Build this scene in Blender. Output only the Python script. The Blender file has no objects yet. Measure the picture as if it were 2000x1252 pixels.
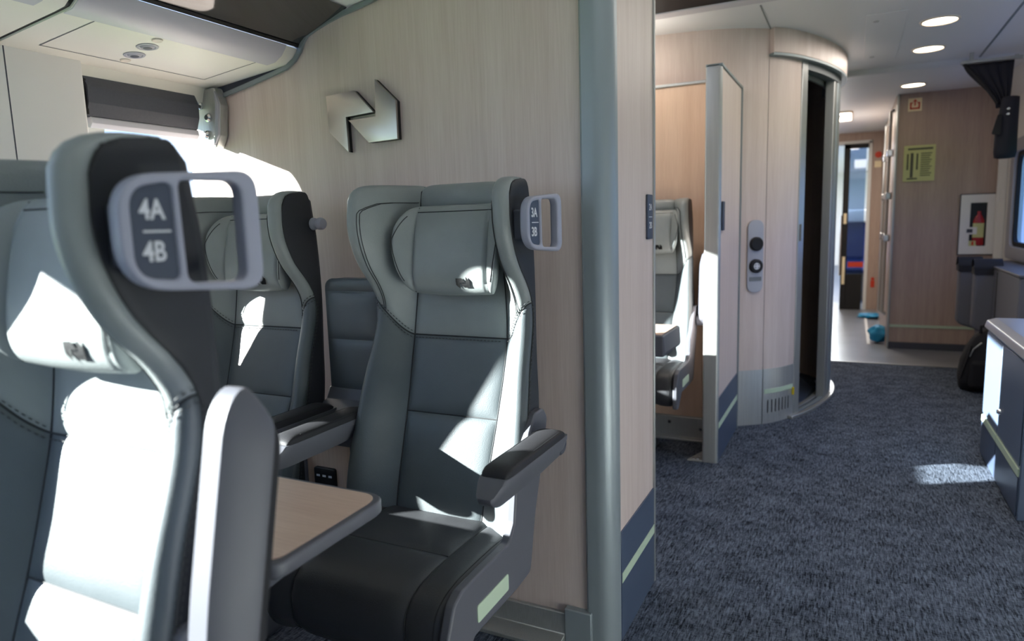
import bpy, math, random
from math import sin, cos, pi, radians, sqrt, exp
from mathutils import Vector, Matrix

random.seed(7)
scene = bpy.context.scene
COL = scene.collection

# ------------------------------------------------------------------ helpers
def lin(c):
    out = []
    for v in c:
        v = v / 255.0
        out.append(v / 12.92 if v <= 0.04045 else ((v + 0.055) / 1.055) ** 2.4)
    return (out[0], out[1], out[2], 1.0)

class MB:
    """collects vertices and faces of one mesh"""
    def __init__(self):
        self.v = []; self.f = []; self.m = []
    def add(self, vs, fs, mi=0):
        o = len(self.v)
        self.v += [tuple(p) for p in vs]
        self.f += [tuple(i + o for i in f) for f in fs]
        self.m += [mi] * len(fs)
        return self
    def box(self, x0, x1, y0, y1, z0, z1, mi=0):
        vs = [(x0,y0,z0),(x1,y0,z0),(x1,y1,z0),(x0,y1,z0),(x0,y0,z1),(x1,y0,z1),(x1,y1,z1),(x0,y1,z1)]
        return self.add(vs, [(0,3,2,1),(4,5,6,7),(0,1,5,4),(1,2,6,5),(2,3,7,6),(3,0,4,7)], mi)
    def prism(self, pts, axis, a, b, mi=0):
        """pts: 2D polygon; axis 'x' (pts=(y,z)), 'y' (pts=(x,z)), 'z' (pts=(x,y))"""
        def P(p, w):
            return {'x': (w,p[0],p[1]), 'y': (p[0],w,p[1]), 'z': (p[0],p[1],w)}[axis]
        n = len(pts)
        vs = [P(p,a) for p in pts] + [P(p,b) for p in pts]
        fs = [tuple(range(n)), tuple(range(2*n-1, n-1, -1))]
        fs += [(i, (i+1) % n + 0, (i+1) % n + n, i + n) for i in range(n)]
        return self.add(vs, fs, mi)
    def grid(self, rows, mi=0, closed=False):
        nr = len(rows); nc = len(rows[0])
        vs = [p for r in rows for p in r]
        fs = []
        for i in range(nr-1):
            for j in range(nc if closed else nc-1):
                k = (j+1) % nc
                fs.append((i*nc+j, i*nc+k, (i+1)*nc+k, (i+1)*nc+j))
        return self.add(vs, fs, mi)
    def tube(self, path, r, n=8, cap=True, mi=0, flat=1.0):
        path = [Vector(p) for p in path]
        rows = []
        up = None
        for i, p in enumerate(path):
            d = (path[min(i+1,len(path)-1)] - path[max(i-1,0)])
            if d.length < 1e-9: d = Vector((0,0,1))
            d.normalize()
            if up is None:
                up = Vector((0,0,1)) if abs(d.z) < .9 else Vector((1,0,0))
            u = d.cross(up)
            if u.length < 1e-6: u = d.orthogonal()
            u.normalize(); w = u.cross(d); up = w
            rr = r[i] if isinstance(r,(list,tuple)) else r
            rows.append([p + u*rr*cos(2*pi*k/n) + w*rr*flat*sin(2*pi*k/n) for k in range(n)])
        o = len(self.v)
        self.grid(rows, mi, closed=True)
        if cap:
            self.f += [tuple(o+k for k in range(n-1,-1,-1)), tuple(o+(len(rows)-1)*n+k for k in range(n))]
            self.m += [mi, mi]
        return self
    def lathe(self, prof, c, axis='z', n=24, mi=0):
        """prof: (radius, height) list"""
        rows = []
        for r, h in prof:
            row = []
            for k in range(n):
                a = 2*pi*k/n
                p = {'z': (c[0]+r*cos(a), c[1]+r*sin(a), c[2]+h),
                     'y': (c[0]+r*cos(a), c[1]+h, c[2]+r*sin(a)),
                     'x': (c[0]+h, c[1]+r*cos(a), c[2]+r*sin(a))}[axis]
                row.append(p)
            rows.append(row)
        return self.grid(rows, mi, closed=True)

def mesh_from(mb, name):
    me = bpy.data.meshes.new(name)
    me.from_pydata(mb.v, [], mb.f)
    for p, mi in zip(me.polygons, mb.m): p.material_index = mi
    return me

def finish(name, me, m, parent=None, angle=35, bevel=0, seg=2, recalc=True):
    import bmesh
    if recalc:
        bm = bmesh.new(); bm.from_mesh(me)
        bmesh.ops.remove_doubles(bm, verts=bm.verts, dist=1e-6)
        bmesh.ops.recalc_face_normals(bm, faces=bm.faces)
        bm.to_mesh(me); bm.free()
    for p in me.polygons: p.use_smooth = True
    me.set_sharp_from_angle(angle=radians(angle))
    for x in (m if isinstance(m,(list,tuple)) else [m]): me.materials.append(x)
    o = bpy.data.objects.new(name, me); COL.objects.link(o)
    if parent: o.parent = parent
    if bevel:
        b = o.modifiers.new('b','BEVEL'); b.width = bevel; b.segments = seg
        b.limit_method = 'ANGLE'; b.angle_limit = radians(30)
        b.harden_normals = False
    return o

def obj(name, mb, m, parent=None, **k):
    return finish(name, mesh_from(mb, name), m, parent, **k)

def tag(o, label=None, cat=None, group=None, kind=None):
    if label: o['label'] = label
    if cat: o['category'] = cat
    if group: o['group'] = group
    if kind: o['kind'] = kind
    return o

def thing(name, label, cat, loc=(0,0,0), group=None, kind=None):
    o = bpy.data.objects.new(name, None); COL.objects.link(o)
    o.location = loc; o.empty_display_size = .1
    return tag(o, label, cat, group, kind)

def copy_tree(o, parent=None):
    c = o.copy(); COL.objects.link(c); c.parent = parent
    for ch in list(o.children): copy_tree(ch, c)
    return c

def roundpoly(pts, r, n=6):
    """round the corners of a polygon; r one number or one per corner"""
    out = []; N = len(pts)
    for i in range(N):
        p = Vector(pts[i]).to_2d(); a = Vector(pts[i-1]).to_2d(); b = Vector(pts[(i+1)%N]).to_2d()
        ri = r[i] if isinstance(r,(list,tuple)) else r
        if ri <= 0: out.append(tuple(p)); continue
        da = (a-p); db = (b-p)
        la, lb = da.length, db.length; da.normalize(); db.normalize()
        ang = da.angle(db)
        t = min(ri/math.tan(ang/2), la*.49, lb*.49)
        p0 = p + da*t; p1 = p + db*t
        for k in range(n+1):
            u = k/n
            q = p0*(1-u)**2 + p*2*u*(1-u) + p1*u*u
            out.append((q.x,q.y))
    return out

def rect(x0,x1,y0,y1,r=0,n=6):
    p = [(x0,y0),(x1,y0),(x1,y1),(x0,y1)]
    return roundpoly(p, r, n) if r else p

def shape2d(loops, half, bevel=0.0, res=2):
    """flat filled outline with holes, thickness 2*half (bevel included) -> mesh in local xy, thickness z"""
    cu = bpy.data.curves.new('c','CURVE'); cu.dimensions = '2D'; cu.fill_mode = 'BOTH'
    for lp in loops:
        s = cu.splines.new('POLY'); s.points.add(len(lp)-1); s.use_cyclic_u = True
        for q, p in zip(s.points, lp): q.co = (p[0],p[1],0,1)
    cu.extrude = max(half-bevel, 0); cu.bevel_depth = bevel; cu.bevel_resolution = res; cu.offset = -bevel
    t = bpy.data.objects.new('c', cu); me = bpy.data.meshes.new_from_object(t)
    bpy.data.objects.remove(t); bpy.data.curves.remove(cu)
    return me

def text_mesh(body, size, half=.0006, align='LEFT', bold=0.0):
    cu = bpy.data.curves.new('t','FONT'); cu.body = body; cu.size = size; cu.extrude = half
    cu.align_x = align; cu.align_y = 'CENTER'; cu.offset = bold
    t = bpy.data.objects.new('t', cu); me = bpy.data.meshes.new_from_object(t)
    bpy.data.objects.remove(t); bpy.data.curves.remove(cu)
    return me

def place(me, ex, ey, org):
    ex = Vector(ex).normalized(); ey = Vector(ey).normalized(); ez = ex.cross(ey)
    M = Matrix.Translation(Vector(org)) @ Matrix(((ex.x,ey.x,ez.x),(ex.y,ey.y,ez.y),(ex.z,ey.z,ez.z))).to_4x4()
    me.transform(M); return me

def flat(name, loops, half, m, ex, ey, org, parent=None, bevel=0.0, angle=35):
    return finish(name, place(shape2d(loops, half, bevel), ex, ey, org), m, parent, angle=angle)

def lerp(a,b,t): return a+(b-a)*t
def sstep(t):
    t = max(0,min(1,t)); return t*t*(3-2*t)
def tab(T, z):
    """smooth table lookup"""
    if z <= T[0][0]: return T[0][1]
    if z >= T[-1][0]: return T[-1][1]
    for i in range(len(T)-1):
        if z <= T[i+1][0]:
            x0,y0 = T[i]; x1,y1 = T[i+1]
            xm,ym = T[i-1] if i>0 else (2*x0-x1, 2*y0-y1)
            xp,yp = T[i+2] if i+2<len(T) else (2*x1-x0, 2*y1-y0)
            m0 = (y1-ym)/(x1-xm); m1 = (yp-y0)/(xp-x0); h = x1-x0; t = (z-x0)/h
            return (2*t**3-3*t*t+1)*y0+(t**3-2*t*t+t)*h*m0+(-2*t**3+3*t*t)*y1+(t**3-t*t)*h*m1

# ------------------------------------------------------------------ materials
def mat(name, col, rough=.5, metal=0.0, spec=.5, var=0.0, vscale=(8,8,8), bump=0.0, bscale=300, btype='NOISE',
        emit=None, estr=0.0, coat=0.0, col2=None, alpha=None, sheen=0.0):
    m = bpy.data.materials.new(name); m.use_nodes = True
    nt = m.node_tree; N = nt.nodes; L = nt.links
    b = N['Principled BSDF']
    b.inputs['Base Color'].default_value = lin(col)
    b.inputs['Roughness'].default_value = rough
    b.inputs['Metallic'].default_value = metal
    b.inputs['Specular IOR Level'].default_value = spec
    if coat: b.inputs['Coat Weight'].default_value = coat; b.inputs['Coat Roughness'].default_value = .05
    if sheen: b.inputs['Sheen Weight'].default_value = sheen
    tc = N.new('ShaderNodeTexCoord')
    if var or col2:
        mp = N.new('ShaderNodeMapping'); mp.inputs['Scale'].default_value = vscale
        L.new(tc.outputs['Object'], mp.inputs['Vector'])
        nz = N.new('ShaderNodeTexNoise'); nz.inputs['Scale'].default_value = 1.0; nz.inputs['Detail'].default_value = 5
        nz.inputs['Roughness'].default_value = .6
        L.new(mp.outputs['Vector'], nz.inputs['Vector'])
        rp = N.new('ShaderNodeValToRGB')
        c = lin(col)
        if col2:
            c0, c1 = c, lin(col2)
        else:
            c0 = tuple(x*(1-var) for x in c[:3])+(1,); c1 = tuple(min(1,x*(1+var)) for x in c[:3])+(1,)
        rp.color_ramp.elements[0].color = c0; rp.color_ramp.elements[0].position = .35
        rp.color_ramp.elements[1].color = c1; rp.color_ramp.elements[1].position = .65
        L.new(nz.outputs['Fac'], rp.inputs['Fac']); L.new(rp.outputs['Color'], b.inputs['Base Color'])
    if bump:
        if btype == 'VORONOI':
            t = N.new('ShaderNodeTexVoronoi'); t.feature = 'SMOOTH_F1'; out = t.outputs['Distance']
        else:
            t = N.new('ShaderNodeTexNoise'); t.inputs['Detail'].default_value = 3; out = t.outputs['Fac']
        t.inputs['Scale'].default_value = bscale
        L.new(tc.outputs['Object'], t.inputs['Vector'])
        bp = N.new('ShaderNodeBump'); bp.inputs['Strength'].default_value = bump; bp.inputs['Distance'].default_value = .001
        L.new(out, bp.inputs['Height']); L.new(bp.outputs['Normal'], b.inputs['Normal'])
    if emit:
        b.inputs['Emission Color'].default_value = lin(emit); b.inputs['Emission Strength'].default_value = estr
    return m

def wood_mat(name, c0, c1, axis='z', rough=.42):
    m = bpy.data.materials.new(name); m.use_nodes = True
    nt = m.node_tree; N = nt.nodes; L = nt.links; b = N['Principled BSDF']
    b.inputs['Roughness'].default_value = rough; b.inputs['Specular IOR Level'].default_value = .35
    tc = N.new('ShaderNodeTexCoord')
    def nz(sc, detail, dist=0.0):
        mp = N.new('ShaderNodeMapping'); mp.inputs['Scale'].default_value = sc
        L.new(tc.outputs['Object'], mp.inputs['Vector'])
        n = N.new('ShaderNodeTexNoise'); n.inputs['Scale'].default_value = 1; n.inputs['Detail'].default_value = detail
        n.inputs['Distortion'].default_value = dist
        L.new(mp.outputs['Vector'], n.inputs['Vector']); return n.outputs['Fac']
    k = {'z':(1,1,.035),'y':(1,.05,1),'x':(.05,1,1)}[axis]
    fine = nz(tuple(220*q for q in k), 4); broad = nz(tuple(14*q for q in k), 3, .8)
    mx = N.new('ShaderNodeMix'); mx.data_type = 'FLOAT'; mx.inputs[0].default_value = .45
    L.new(broad, mx.inputs[2]); L.new(fine, mx.inputs[3])
    rp = N.new('ShaderNodeValToRGB'); rp.color_ramp.elements[0].color = lin(c0); rp.color_ramp.elements[0].position = .33
    rp.color_ramp.elements[1].color = lin(c1); rp.color_ramp.elements[1].position = .67
    L.new(mx.outputs[0], rp.inputs['Fac']); L.new(rp.outputs['Color'], b.inputs['Base Color'])
    return m

def carpet_mat():
    m = bpy.data.materials.new('carpet'); m.use_nodes = True
    nt = m.node_tree; N = nt.nodes; L = nt.links; b = N['Principled BSDF']
    b.inputs['Roughness'].default_value = .95; b.inputs['Specular IOR Level'].default_value = .1
    tc = N.new('ShaderNodeTexCoord')
    def nz(sc, detail, dist=0.0):
        mp = N.new('ShaderNodeMapping'); mp.inputs['Scale'].default_value = sc
        L.new(tc.outputs['Object'], mp.inputs['Vector'])
        n = N.new('ShaderNodeTexNoise'); n.inputs['Scale'].default_value = 1; n.inputs['Detail'].default_value = detail
        n.inputs['Distortion'].default_value = dist; n.inputs['Roughness'].default_value = .65
        L.new(mp.outputs['Vector'], n.inputs['Vector']); return n.outputs['Fac']
    def mth(op, a, c):
        q = N.new('ShaderNodeMath'); q.operation = op
        for i, v in enumerate((a, c)):
            if isinstance(v, (int, float)): q.inputs[i].default_value = v
            else: L.new(v, q.inputs[i])
        return q.outputs[0]
    stro = nz((165, 26, 40), 3, .5); stro2 = nz((50, 170, 60), 3, .4); blot = nz((9, 9, 9), 3)
    h = mth('ADD', mth('MULTIPLY', stro, .55), mth('ADD', mth('MULTIPLY', stro2, .25), mth('MULTIPLY', blot, .2)))
    rp = N.new('ShaderNodeValToRGB'); rp.color_ramp.elements[0].color = lin((27,32,41)); rp.color_ramp.elements[0].position = .4
    rp.color_ramp.elements[1].color = lin((112,122,138)); rp.color_ramp.elements[1].position = .62
    L.new(h, rp.inputs['Fac']); L.new(rp.outputs['Color'], b.inputs['Base Color'])
    bp = N.new('ShaderNodeBump'); bp.inputs['Strength'].default_value = .7; bp.inputs['Distance'].default_value = .006
    L.new(stro, bp.inputs['Height']); L.new(bp.outputs['Normal'], b.inputs['Normal'])
    return m

def glass_mat(name, tint=(235,240,242), refl=.06):
    m = bpy.data.materials.new(name); m.use_nodes = True
    nt = m.node_tree; N = nt.nodes; L = nt.links
    for n in list(N): N.remove(n)
    o = N.new('ShaderNodeOutputMaterial'); t = N.new('ShaderNodeBsdfTransparent'); g = N.new('ShaderNodeBsdfGlossy')
    t.inputs['Color'].default_value = lin(tint); g.inputs['Roughness'].default_value = .02
    x = N.new('ShaderNodeMixShader'); x.inputs[0].default_value = refl
    L.new(t.outputs[0], x.inputs[1]); L.new(g.outputs[0], x.inputs[2]); L.new(x.outputs[0], o.inputs[0])
    return m

def emis(name, col, s):
    m = bpy.data.materials.new(name); m.use_nodes = True
    nt = m.node_tree; N = nt.nodes
    for n in list(N): N.remove(n)
    o = N.new('ShaderNodeOutputMaterial'); e = N.new('ShaderNodeEmission')
    e.inputs['Color'].default_value = lin(col); e.inputs['Strength'].default_value = s
    nt.links.new(e.outputs[0], o.inputs[0]); return m

LEA_L = mat('leather_light', (134,140,139), .42, spec=.45, bump=.22, bscale=520, btype='VORONOI', var=.05, vscale=(9,9,9))
LEA_D = mat('leather_dark', (82,89,92), .40, spec=.45, bump=.22, bscale=520, btype='VORONOI', var=.06, vscale=(9,9,9))
LEA_S = mat('leather_side', (48,50,54), .5, spec=.3, bump=.2, bscale=520, btype='VORONOI')
LEA_C = mat('leather_cushion', (60,61,64), .45, spec=.35, bump=.2, bscale=520, btype='VORONOI', var=.05, vscale=(9,9,9))
LEA_A = mat('leather_pad', (44,44,47), .55, spec=.22, bump=.2, bscale=520, btype='VORONOI')
SEAM = mat('seam_thread', (40,42,44), .7)
STITCH = mat('stitch_thread', (60,62,62), .7)
LOGO = mat('logo_black', (10,12,14), .7, spec=.2)
PLA = mat('grey_plastic', (90,91,98), .45, spec=.4, bump=.08, bscale=900)
PLA_L = mat('light_grey_plastic', (168,169,178), .4, spec=.4, bump=.05, bscale=900)
PLA_D = mat('dark_grey_plastic', (74,77,86), .5, spec=.35)
HANDLE = mat('handle_plastic', (152,154,168), .38, spec=.45)
PLATE = mat('plate_slate', (58,66,82), .45)
WHITE_TXT = mat('white_print', (225,226,230), .6)
WOOD = wood_mat('maple_laminate', (203,184,175), (220,204,196))
WOOD_T = wood_mat('table_laminate', (197,167,148), (216,189,170), 'x', .38)
WOOD_W = wood_mat('warm_laminate', (198,168,146), (215,188,166))
WOOD_B = wood_mat('brown_laminate', (168,146,134), (190,170,156))
TRIM = mat('trim_grey', (134,144,147), .42, metal=.25)
COLM = mat('column_metal', (146,156,160), .38, metal=.3)
ALU = mat('brushed_aluminium', (176,178,176), .38, metal=.6, var=.06, vscale=(300,300,4))
STEEL = mat('brushed_steel', (188,190,190), .36, metal=.6, var=.08, vscale=(200,200,3))
CHROME = mat('chrome', (215,216,218), .12, metal=1.0)
EMB = mat('emblem_steel', (182,177,170), .28, metal=1.0, var=.05, vscale=(6,200,6))
SHELL = mat('back_shell_dark', (50,52,57), .55, spec=.3)
BLACK = mat('black_edge', (14,14,15), .5)
WHITE = mat('white_panel', (236,235,232), .45, spec=.35)
CREAM = mat('cream_bin', (242,240,230), .42, spec=.4)
LAV = mat('bin_fascia', (205,204,212), .4)
GLOSS = mat('smoked_gloss', (46,45,48), .04, spec=.8, coat=.6)
CEIL = mat('ceiling_white', (234,235,237), .5)
KICK = mat('kick_slate', (68,80,102), .38, spec=.45)
GLOW = mat('glow_green', (190,208,182), .55)
CARPET = carpet_mat()
VINYL = mat('vinyl_grey', (134,137,142), .3, var=.12, vscale=(3,3,3))
LAMP = emis('lamp_warm', (255,232,200), 9.0)
LAMP_RING = mat('lamp_ring', (235,225,210), .4)
GLASS = glass_mat('clear_glass')
GLASS_B = glass_mat('tinted_glass', (190,205,225), .1)
BLINDM = mat('blind_charcoal', (70,73,82), .6, var=.06, vscale=(200,200,200))
COUNTER = mat('counter_blue_grey', (92,106,128), .32, spec=.5)
COUNTER_T = mat('counter_top_silver', (176,178,184), .3, metal=.35)
FABRIC_K = mat('black_fabric', (22,22,27), .85, bump=.4, bscale=400)
CURTAIN = mat('navy_curtain', (26,27,38), .9, bump=.4, bscale=250)
SEAT_F = mat('folding_seat_grey', (104,105,114), .5)
PAPER = mat('poster_paper', (206,208,150), .7)
INK = mat('poster_ink', (92,92,80), .7)
RED = mat('sign_red', (206,62,34), .6)
SIGNBG = mat('sign_cream', (244,228,190), .6)
DARK = mat('toilet_dark', (110,114,116), .5)
BLUEBAG = mat('cyan_plastic', (24,140,188), .4)
BLUESEAT = mat('blue_moquette', (36,52,112), .8, var=.2, vscale=(30,30,30))
RUBBER = mat('black_rubber', (18,18,20), .7)
YELLOW = mat('yellow_mark', (214,190,40), .6)
REDEXT = mat('extinguisher_red', (168,24,28), .3)
FOREST = mat('tree_green', (70,110,40), .9, col2=(130,160,80), vscale=(3,3,3))

Xv, Yv, Zv = Vector((1,0,0)), Vector((0,1,0)), Vector((0,0,1))

# the rail emblem: two interlocking arrows, about 1 unit across
EM1 = [(-.5,.42),(-.09,.44),(.175,.175),(-.225,.155),(-.215,-.245),(-.49,.01)]
EM2 = [(.215,.53),(.49,.27),(.49,-.15),(.085,-.16),(-.19,.115),(.2,.125)]

# ------------------------------------------------------------------ the aisle seat: one parametric upholstery surface
T_WO = [(.40,.225),(.5,.228),(.6,.225),(.7,.22),(.8,.211),(.9,.206),(1.0,.205),(1.1,.204),(1.155,.202)]
T_YL = [(.40,-.02),(.45,-.006),(.55,.015),(.66,.05),(.765,.085),(.85,.119),(.89,.130),(.93,.129),(.97,.108),(1.02,.067),(1.07,.043),(1.11,.035),(1.155,.038)]
T_YC = [(.40,.035),(.5,.064),(.6,.1),(.665,.124),(.75,.152),(.845,.178),(.95,.19),(1.1,.195),(1.155,.2)]
T_YB = [(.40,.095),(.55,.132),(.65,.155),(.75,.173),(.9,.191),(1.0,.192),(1.1,.187),(1.155,.18)]
T_PC = [(.40,.112),(.66,.122),(.84,.127),(1.0,.116),(1.155,.107)]
ZT0, ZTOP = 1.155, 1.197

def surf(s, z):
    sg = 1 if s >= 0 else -1; a = abs(s)
    zz = z; k = 1.0
    if z > ZT0:
        ang = (z-ZT0)/(ZTOP-ZT0)*pi/2
        zz = ZT0 + (ZTOP-ZT0)*sin(ang); k = max(cos(ang),0)**.55
    zc = min(z, ZT0)
    wO, yL, yC, yB = tab(T_WO,zc), tab(T_YL,zc), tab(T_YC,zc), tab(T_YB,zc)
    xl = wO-.017
    PC = tab(T_PC, zc)
    if a <= 1: x, y = PC*a, yC
    elif a <= 2:
        u = a-1; q = u*u*(3-2*u)
        x = lerp(PC, xl, u); y = lerp(yC, yL, q) 
    elif a <= 3:
        u = a-2
        if u < .4:
            t = u/.4*pi/2; x = xl+.017*sin(t); y = yL+.021*(1-cos(t))
        else:
            t = (u-.4)/.6; x = lerp(wO, wO-.003, t); y = lerp(yL+.021, yB-.022, t)
    else:
        u = a-3
        if u < .3:
            t = u/.3*pi/2; x = wO-.003-.022*(1-cos(t)); y = yB-.022+.022*sin(t)
        else:
            t = (u-.3)/.7; x = lerp(wO-.025, 0, t); y = lerp(yB, yC+.055, sstep(t*1.6))
    ys = yB-.035; yk = yC+.026
    if a <= 1: ym = yk
    elif a <= 2: ym = lerp(yk, ys, sstep(a-1))
    elif a <= 3: ym = ys
    else: ym = lerp(ys, yk, sstep((a-3)/.7))
    y = ym+(y-ym)*k
    if k < 1:
        x = x*(1-.05*(1-k))
    return Vector((sg*x, y, zz))

def snorm(s, z):
    e = 1e-3
    du = surf(s+e,z)-surf(s-e,z)
    dz = surf(s,min(z+e,ZTOP))-surf(s,z-e)
    n = du.cross(dz)
    if n.length < 1e-12: return Vector((0,-1,0))
    n.normalize()
    return n

def zseam(s):
    return .842 + .088*sstep((abs(s)-1)/1.35)

def upanel(mb, s0, s1, ns, zlo, zhi, nz, bulge=.006, fall=.012, mi=0, edges=(1,1,1,1)):
    """one upholstered panel between two section lines and two seam lines, swelling between its seams"""
    rows = []
    tt = [.5-.5*cos(pi*k/nz) for k in range(nz+1)]
    ss = [.5-.5*cos(pi*k/ns) for k in range(ns+1)]
    for t in tt:
        row = []
        for u in ss:
            s = lerp(s0,s1,u); a = zlo(s) if callable(zlo) else zlo; b = zhi(s) if callable(zhi) else zhi
            z = lerp(a,b,t)
            p = surf(s,z)
            ds = (surf(s1,z)-surf(s0,z)).length
            dd = [ (u*ds if edges[0] else 1), ((1-u)*ds if edges[1] else 1), (t*(b-a) if edges[2] else 1), ((1-t)*(b-a) if edges[3] else 1)]
            f = 1
            for d in dd: f *= 1-exp(-d/fall)
            row.append(p+snorm(s,z)*(bulge*f-.001))
        rows.append(row)
    mb.grid(rows, mi)

def spath(fs, fz, n, off=.0015):
    out = []
    for k in range(n+1):
        t = k/n; s, z = fs(t), fz(t)
        out.append(surf(s,z)+snorm(s,z)*off)
    return out

def dashes(mb, path, L=.0055, G=.004, r=.0011):
    """stitches along a path"""
    path = [Vector(p) for p in path]
    d = 0; acc = [0]
    for a,b in zip(path, path[1:]): acc.append(acc[-1]+(b-a).length)
    def at(x):
        for i in range(len(acc)-1):
            if x <= acc[i+1]:
                return path[i].lerp(path[i+1], (x-acc[i])/max(acc[i+1]-acc[i],1e-9))
        return path[-1]
    x = 0
    while x+L < acc[-1]:
        mb.tube([at(x), at(x+L*.5), at(x+L)], [r*.6,r,r*.6], n=5)
        x += L+G

def make_seat(name, aisle_arm='down', handle=None, knob=False, left_arm=True, window=False):
    t = thing(name, 'x', 'seat')
    # --- backrest, upholstery by panels
    b = MB()
    for sg in (1,-1):
        upanel(b, sg*2.4, sg*3.0, 8, .40, ZTOP, 44, .003, .012, 0, (1,0,0,0))
    obj('backrest', b, LEA_S, t, angle=60); bo = t.children[0]
    b = MB()
    rows = []
    for k in range(30):
        z = lerp(.40, ZTOP, k/29)
        rows.append([surf(s,z) for s in [3,3.1,3.2,3.3,3.6,4]] + [surf(-s,z) for s in [3.999,3.6,3.3,3.2,3.1,3.0]])
    b.grid(rows); tag(obj('back_shell', b, SHELL, t, angle=60), 'dark grey back shell')
    b = MB()
    upanel(b, -1, 1, 26, .40, .664, 22, .007, .011)
    upanel(b, -1, 1, 26, .664, .842, 18, .006, .011)
    tag(obj('back_cushion', b, LEA_D, t, angle=70), 'dark grey leather lower back panels')
    b = MB()
    upanel(b, -1, 1, 26, .842, 1.146, 22, .006, .011)
    upanel(b, -1, 1, 26, 1.146, ZTOP, 12, .006, .010, 0, (1,1,1,0))
    tag(obj('upper_back_cushion', b, LEA_L, t, angle=70), 'lighter grey leather upper back panel')
    for sg in (1,-1):
        b = MB(); upanel(b, sg*1, sg*2.4, 26, .40, zseam, 30, .006, .010)
        tag(obj('side_bolster', b, LEA_D, t, angle=70), 'dark grey leather side bolster')
        b = MB(); upanel(b, sg*1, sg*2.4, 26, zseam, ZTOP, 34, .006, .010, 0, (1,1,1,0))
        w = tag(obj('head_wing', b, LEA_L, t, angle=70), 'lighter grey leather wing beside the headrest')
        sb = MB()
        for ds in (0, .045):
            sb.tube(spath(lambda q: sg*(1.0+lerp(.84,.03,sstep((q-.80)/.20))+ds), lambda q: lerp(zseam(1.84)+.004, 1.158, min(1,q/.88)), 40, .0058), .0009, 5)
        obj('seam', sb, SEAM, w, angle=80)
    # --- seams in the grooves and stitching beside them
    b = MB()
    for sg in (1,-1):
        b.tube(spath(lambda q: sg*1.0, lambda q: lerp(.42, ZTOP-.001, q), 40, -.0005), .0017, 5)
        b.tube(spath(lambda q: sg*lerp(1,2.4,q), lambda q: zseam(lerp(1,2.4,q)), 20, -.0003), .0017, 5)
        b.tube(spath(lambda q: sg*2.4, lambda q: lerp(.42, ZTOP-.001, q), 40, .0003), .0017, 5)
    for z in (.664,.842,1.146):
        b.tube(spath(lambda q: lerp(-1,1,q), lambda q: z, 16, -.0003), .0016, 5)
    obj('seam', b, SEAM, bo, angle=80)
    b = MB()
    for sg in (1,-1):
        for dz in (-.0075,.0075):
            dashes(b, spath(lambda q: sg*lerp(1.08,2.36,q), lambda q: zseam(lerp(1.08,2.36,q))+dz, 30, .0042))
        dashes(b, spath(lambda q: sg*2.36, lambda q: lerp(.45, .92, q), 60, .0032))
        dashes(b, spath(lambda q: sg*2.44, lambda q: lerp(.45, .92, q), 60, .0022))
    dashes(b, spath(lambda q: lerp(-.95,.95,q), lambda q: .835, 30, .0042))
    obj('stitching', b, STITCH, bo, angle=80)
    # --- headrest pillow with folded ears
    hp = MB()
    def hr(u, v, side):
        """u -1..1 across, v -1..1 up, side +1 front -1 rear"""
        a = abs(u); sg = 1 if u >= 0 else -1
        if a <= .62:
            e = 0; x = .099*a/.62; 
        else:
            e = (a-.62)/.38; x = .099+.040*e
        zt = lerp(1.15,1.15-.03, e*e) ; zb = lerp(.947-.004*cos(min(1,a/.62)*pi/2), 1.01, e**1.5)
        if e > 0:
            k = sqrt(max(0,1-e**4.6)); zm = lerp((zt+zb)/2, 1.08, e); zt = zm+(zt-zm)*k; zb = zm+(zb-zm)*k
        z = lerp(zb, zt, (v+1)/2)
        fz = (z-.945)/.205
        y0 = lerp(.118,.146,fz)
        bul = sqrt(max(0,1-abs(v)**3.2))
        yc = y0+.03
        yy = -.05*e - .012*e*e
        groove = -.008*exp(-((a-.62)/.025)**2)
        th = (.033+.01*(1-fz)+groove)*bul*(1 if e==0 else (1-.55*e)*sqrt(max(0,1-e**4)))
        y = yc+yy-(th if side>0 else -th*.55)
        return Vector((sg*x+.011, y, z))
    nu, nv = 56, 26
    for side in (1,-1):
        hp.grid([[hr(-1+2*i/nu, sin(pi/2*(-1+2*j/nv)), side) for i in range(nu+1)] for j in range(nv+1)])
    h = tag(obj('headrest', hp, LEA_L, t, angle=80), 'padded leather headrest pillow with folded ears')
    sb = MB()
    for sg in (1,-1):
        sb.tube([hr(sg*.62, v, 1)+Vector((0,-.001,0)) for v in [-.96+1.92*k/20 for k in range(21)]], .0013, 5)
        sb.tube([hr(sg*(.62+.36*cos(p)), .86*sin(p), 1)+Vector((0,-.0005,0)) for p in [ -1.2+2.4*k/24 for k in range(25)]], .0011, 5)
    sb.tube([hr(u, .86, 1)+Vector((0,-.0005,0)) for u in [-.62+1.24*k/20 for k in range(21)]], .0011, 5)
    obj('seam', sb, SEAM, h, angle=80)
    import bmesh
    bm = bmesh.new()
    for E in (EM1, EM2):
        bm.faces.new([bm.verts.new((.052+.036*p[0], 0, p[1]*.036+.970)) for p in E])
    bmesh.ops.triangulate(bm, faces=bm.faces[:])
    bmesh.ops.subdivide_edges(bm, edges=bm.edges[:], cuts=5, use_grid_fill=True)
    vv = [-1+2*k/160 for k in range(161)]
    for q in bm.verts:
        u = (q.co.x-.011)/.099*.62
        best = min(vv, key=lambda v: abs(hr(u,v,1).z-q.co.z))
        q.co.y = hr(u,best,1).y-.0026
    lme = bpy.data.meshes.new('logo'); bm.to_mesh(lme); bm.free()
    lo = finish('logo', lme, LOGO, h, recalc=False)
    tag(lo, 'small black two-arrow emblem')
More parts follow.
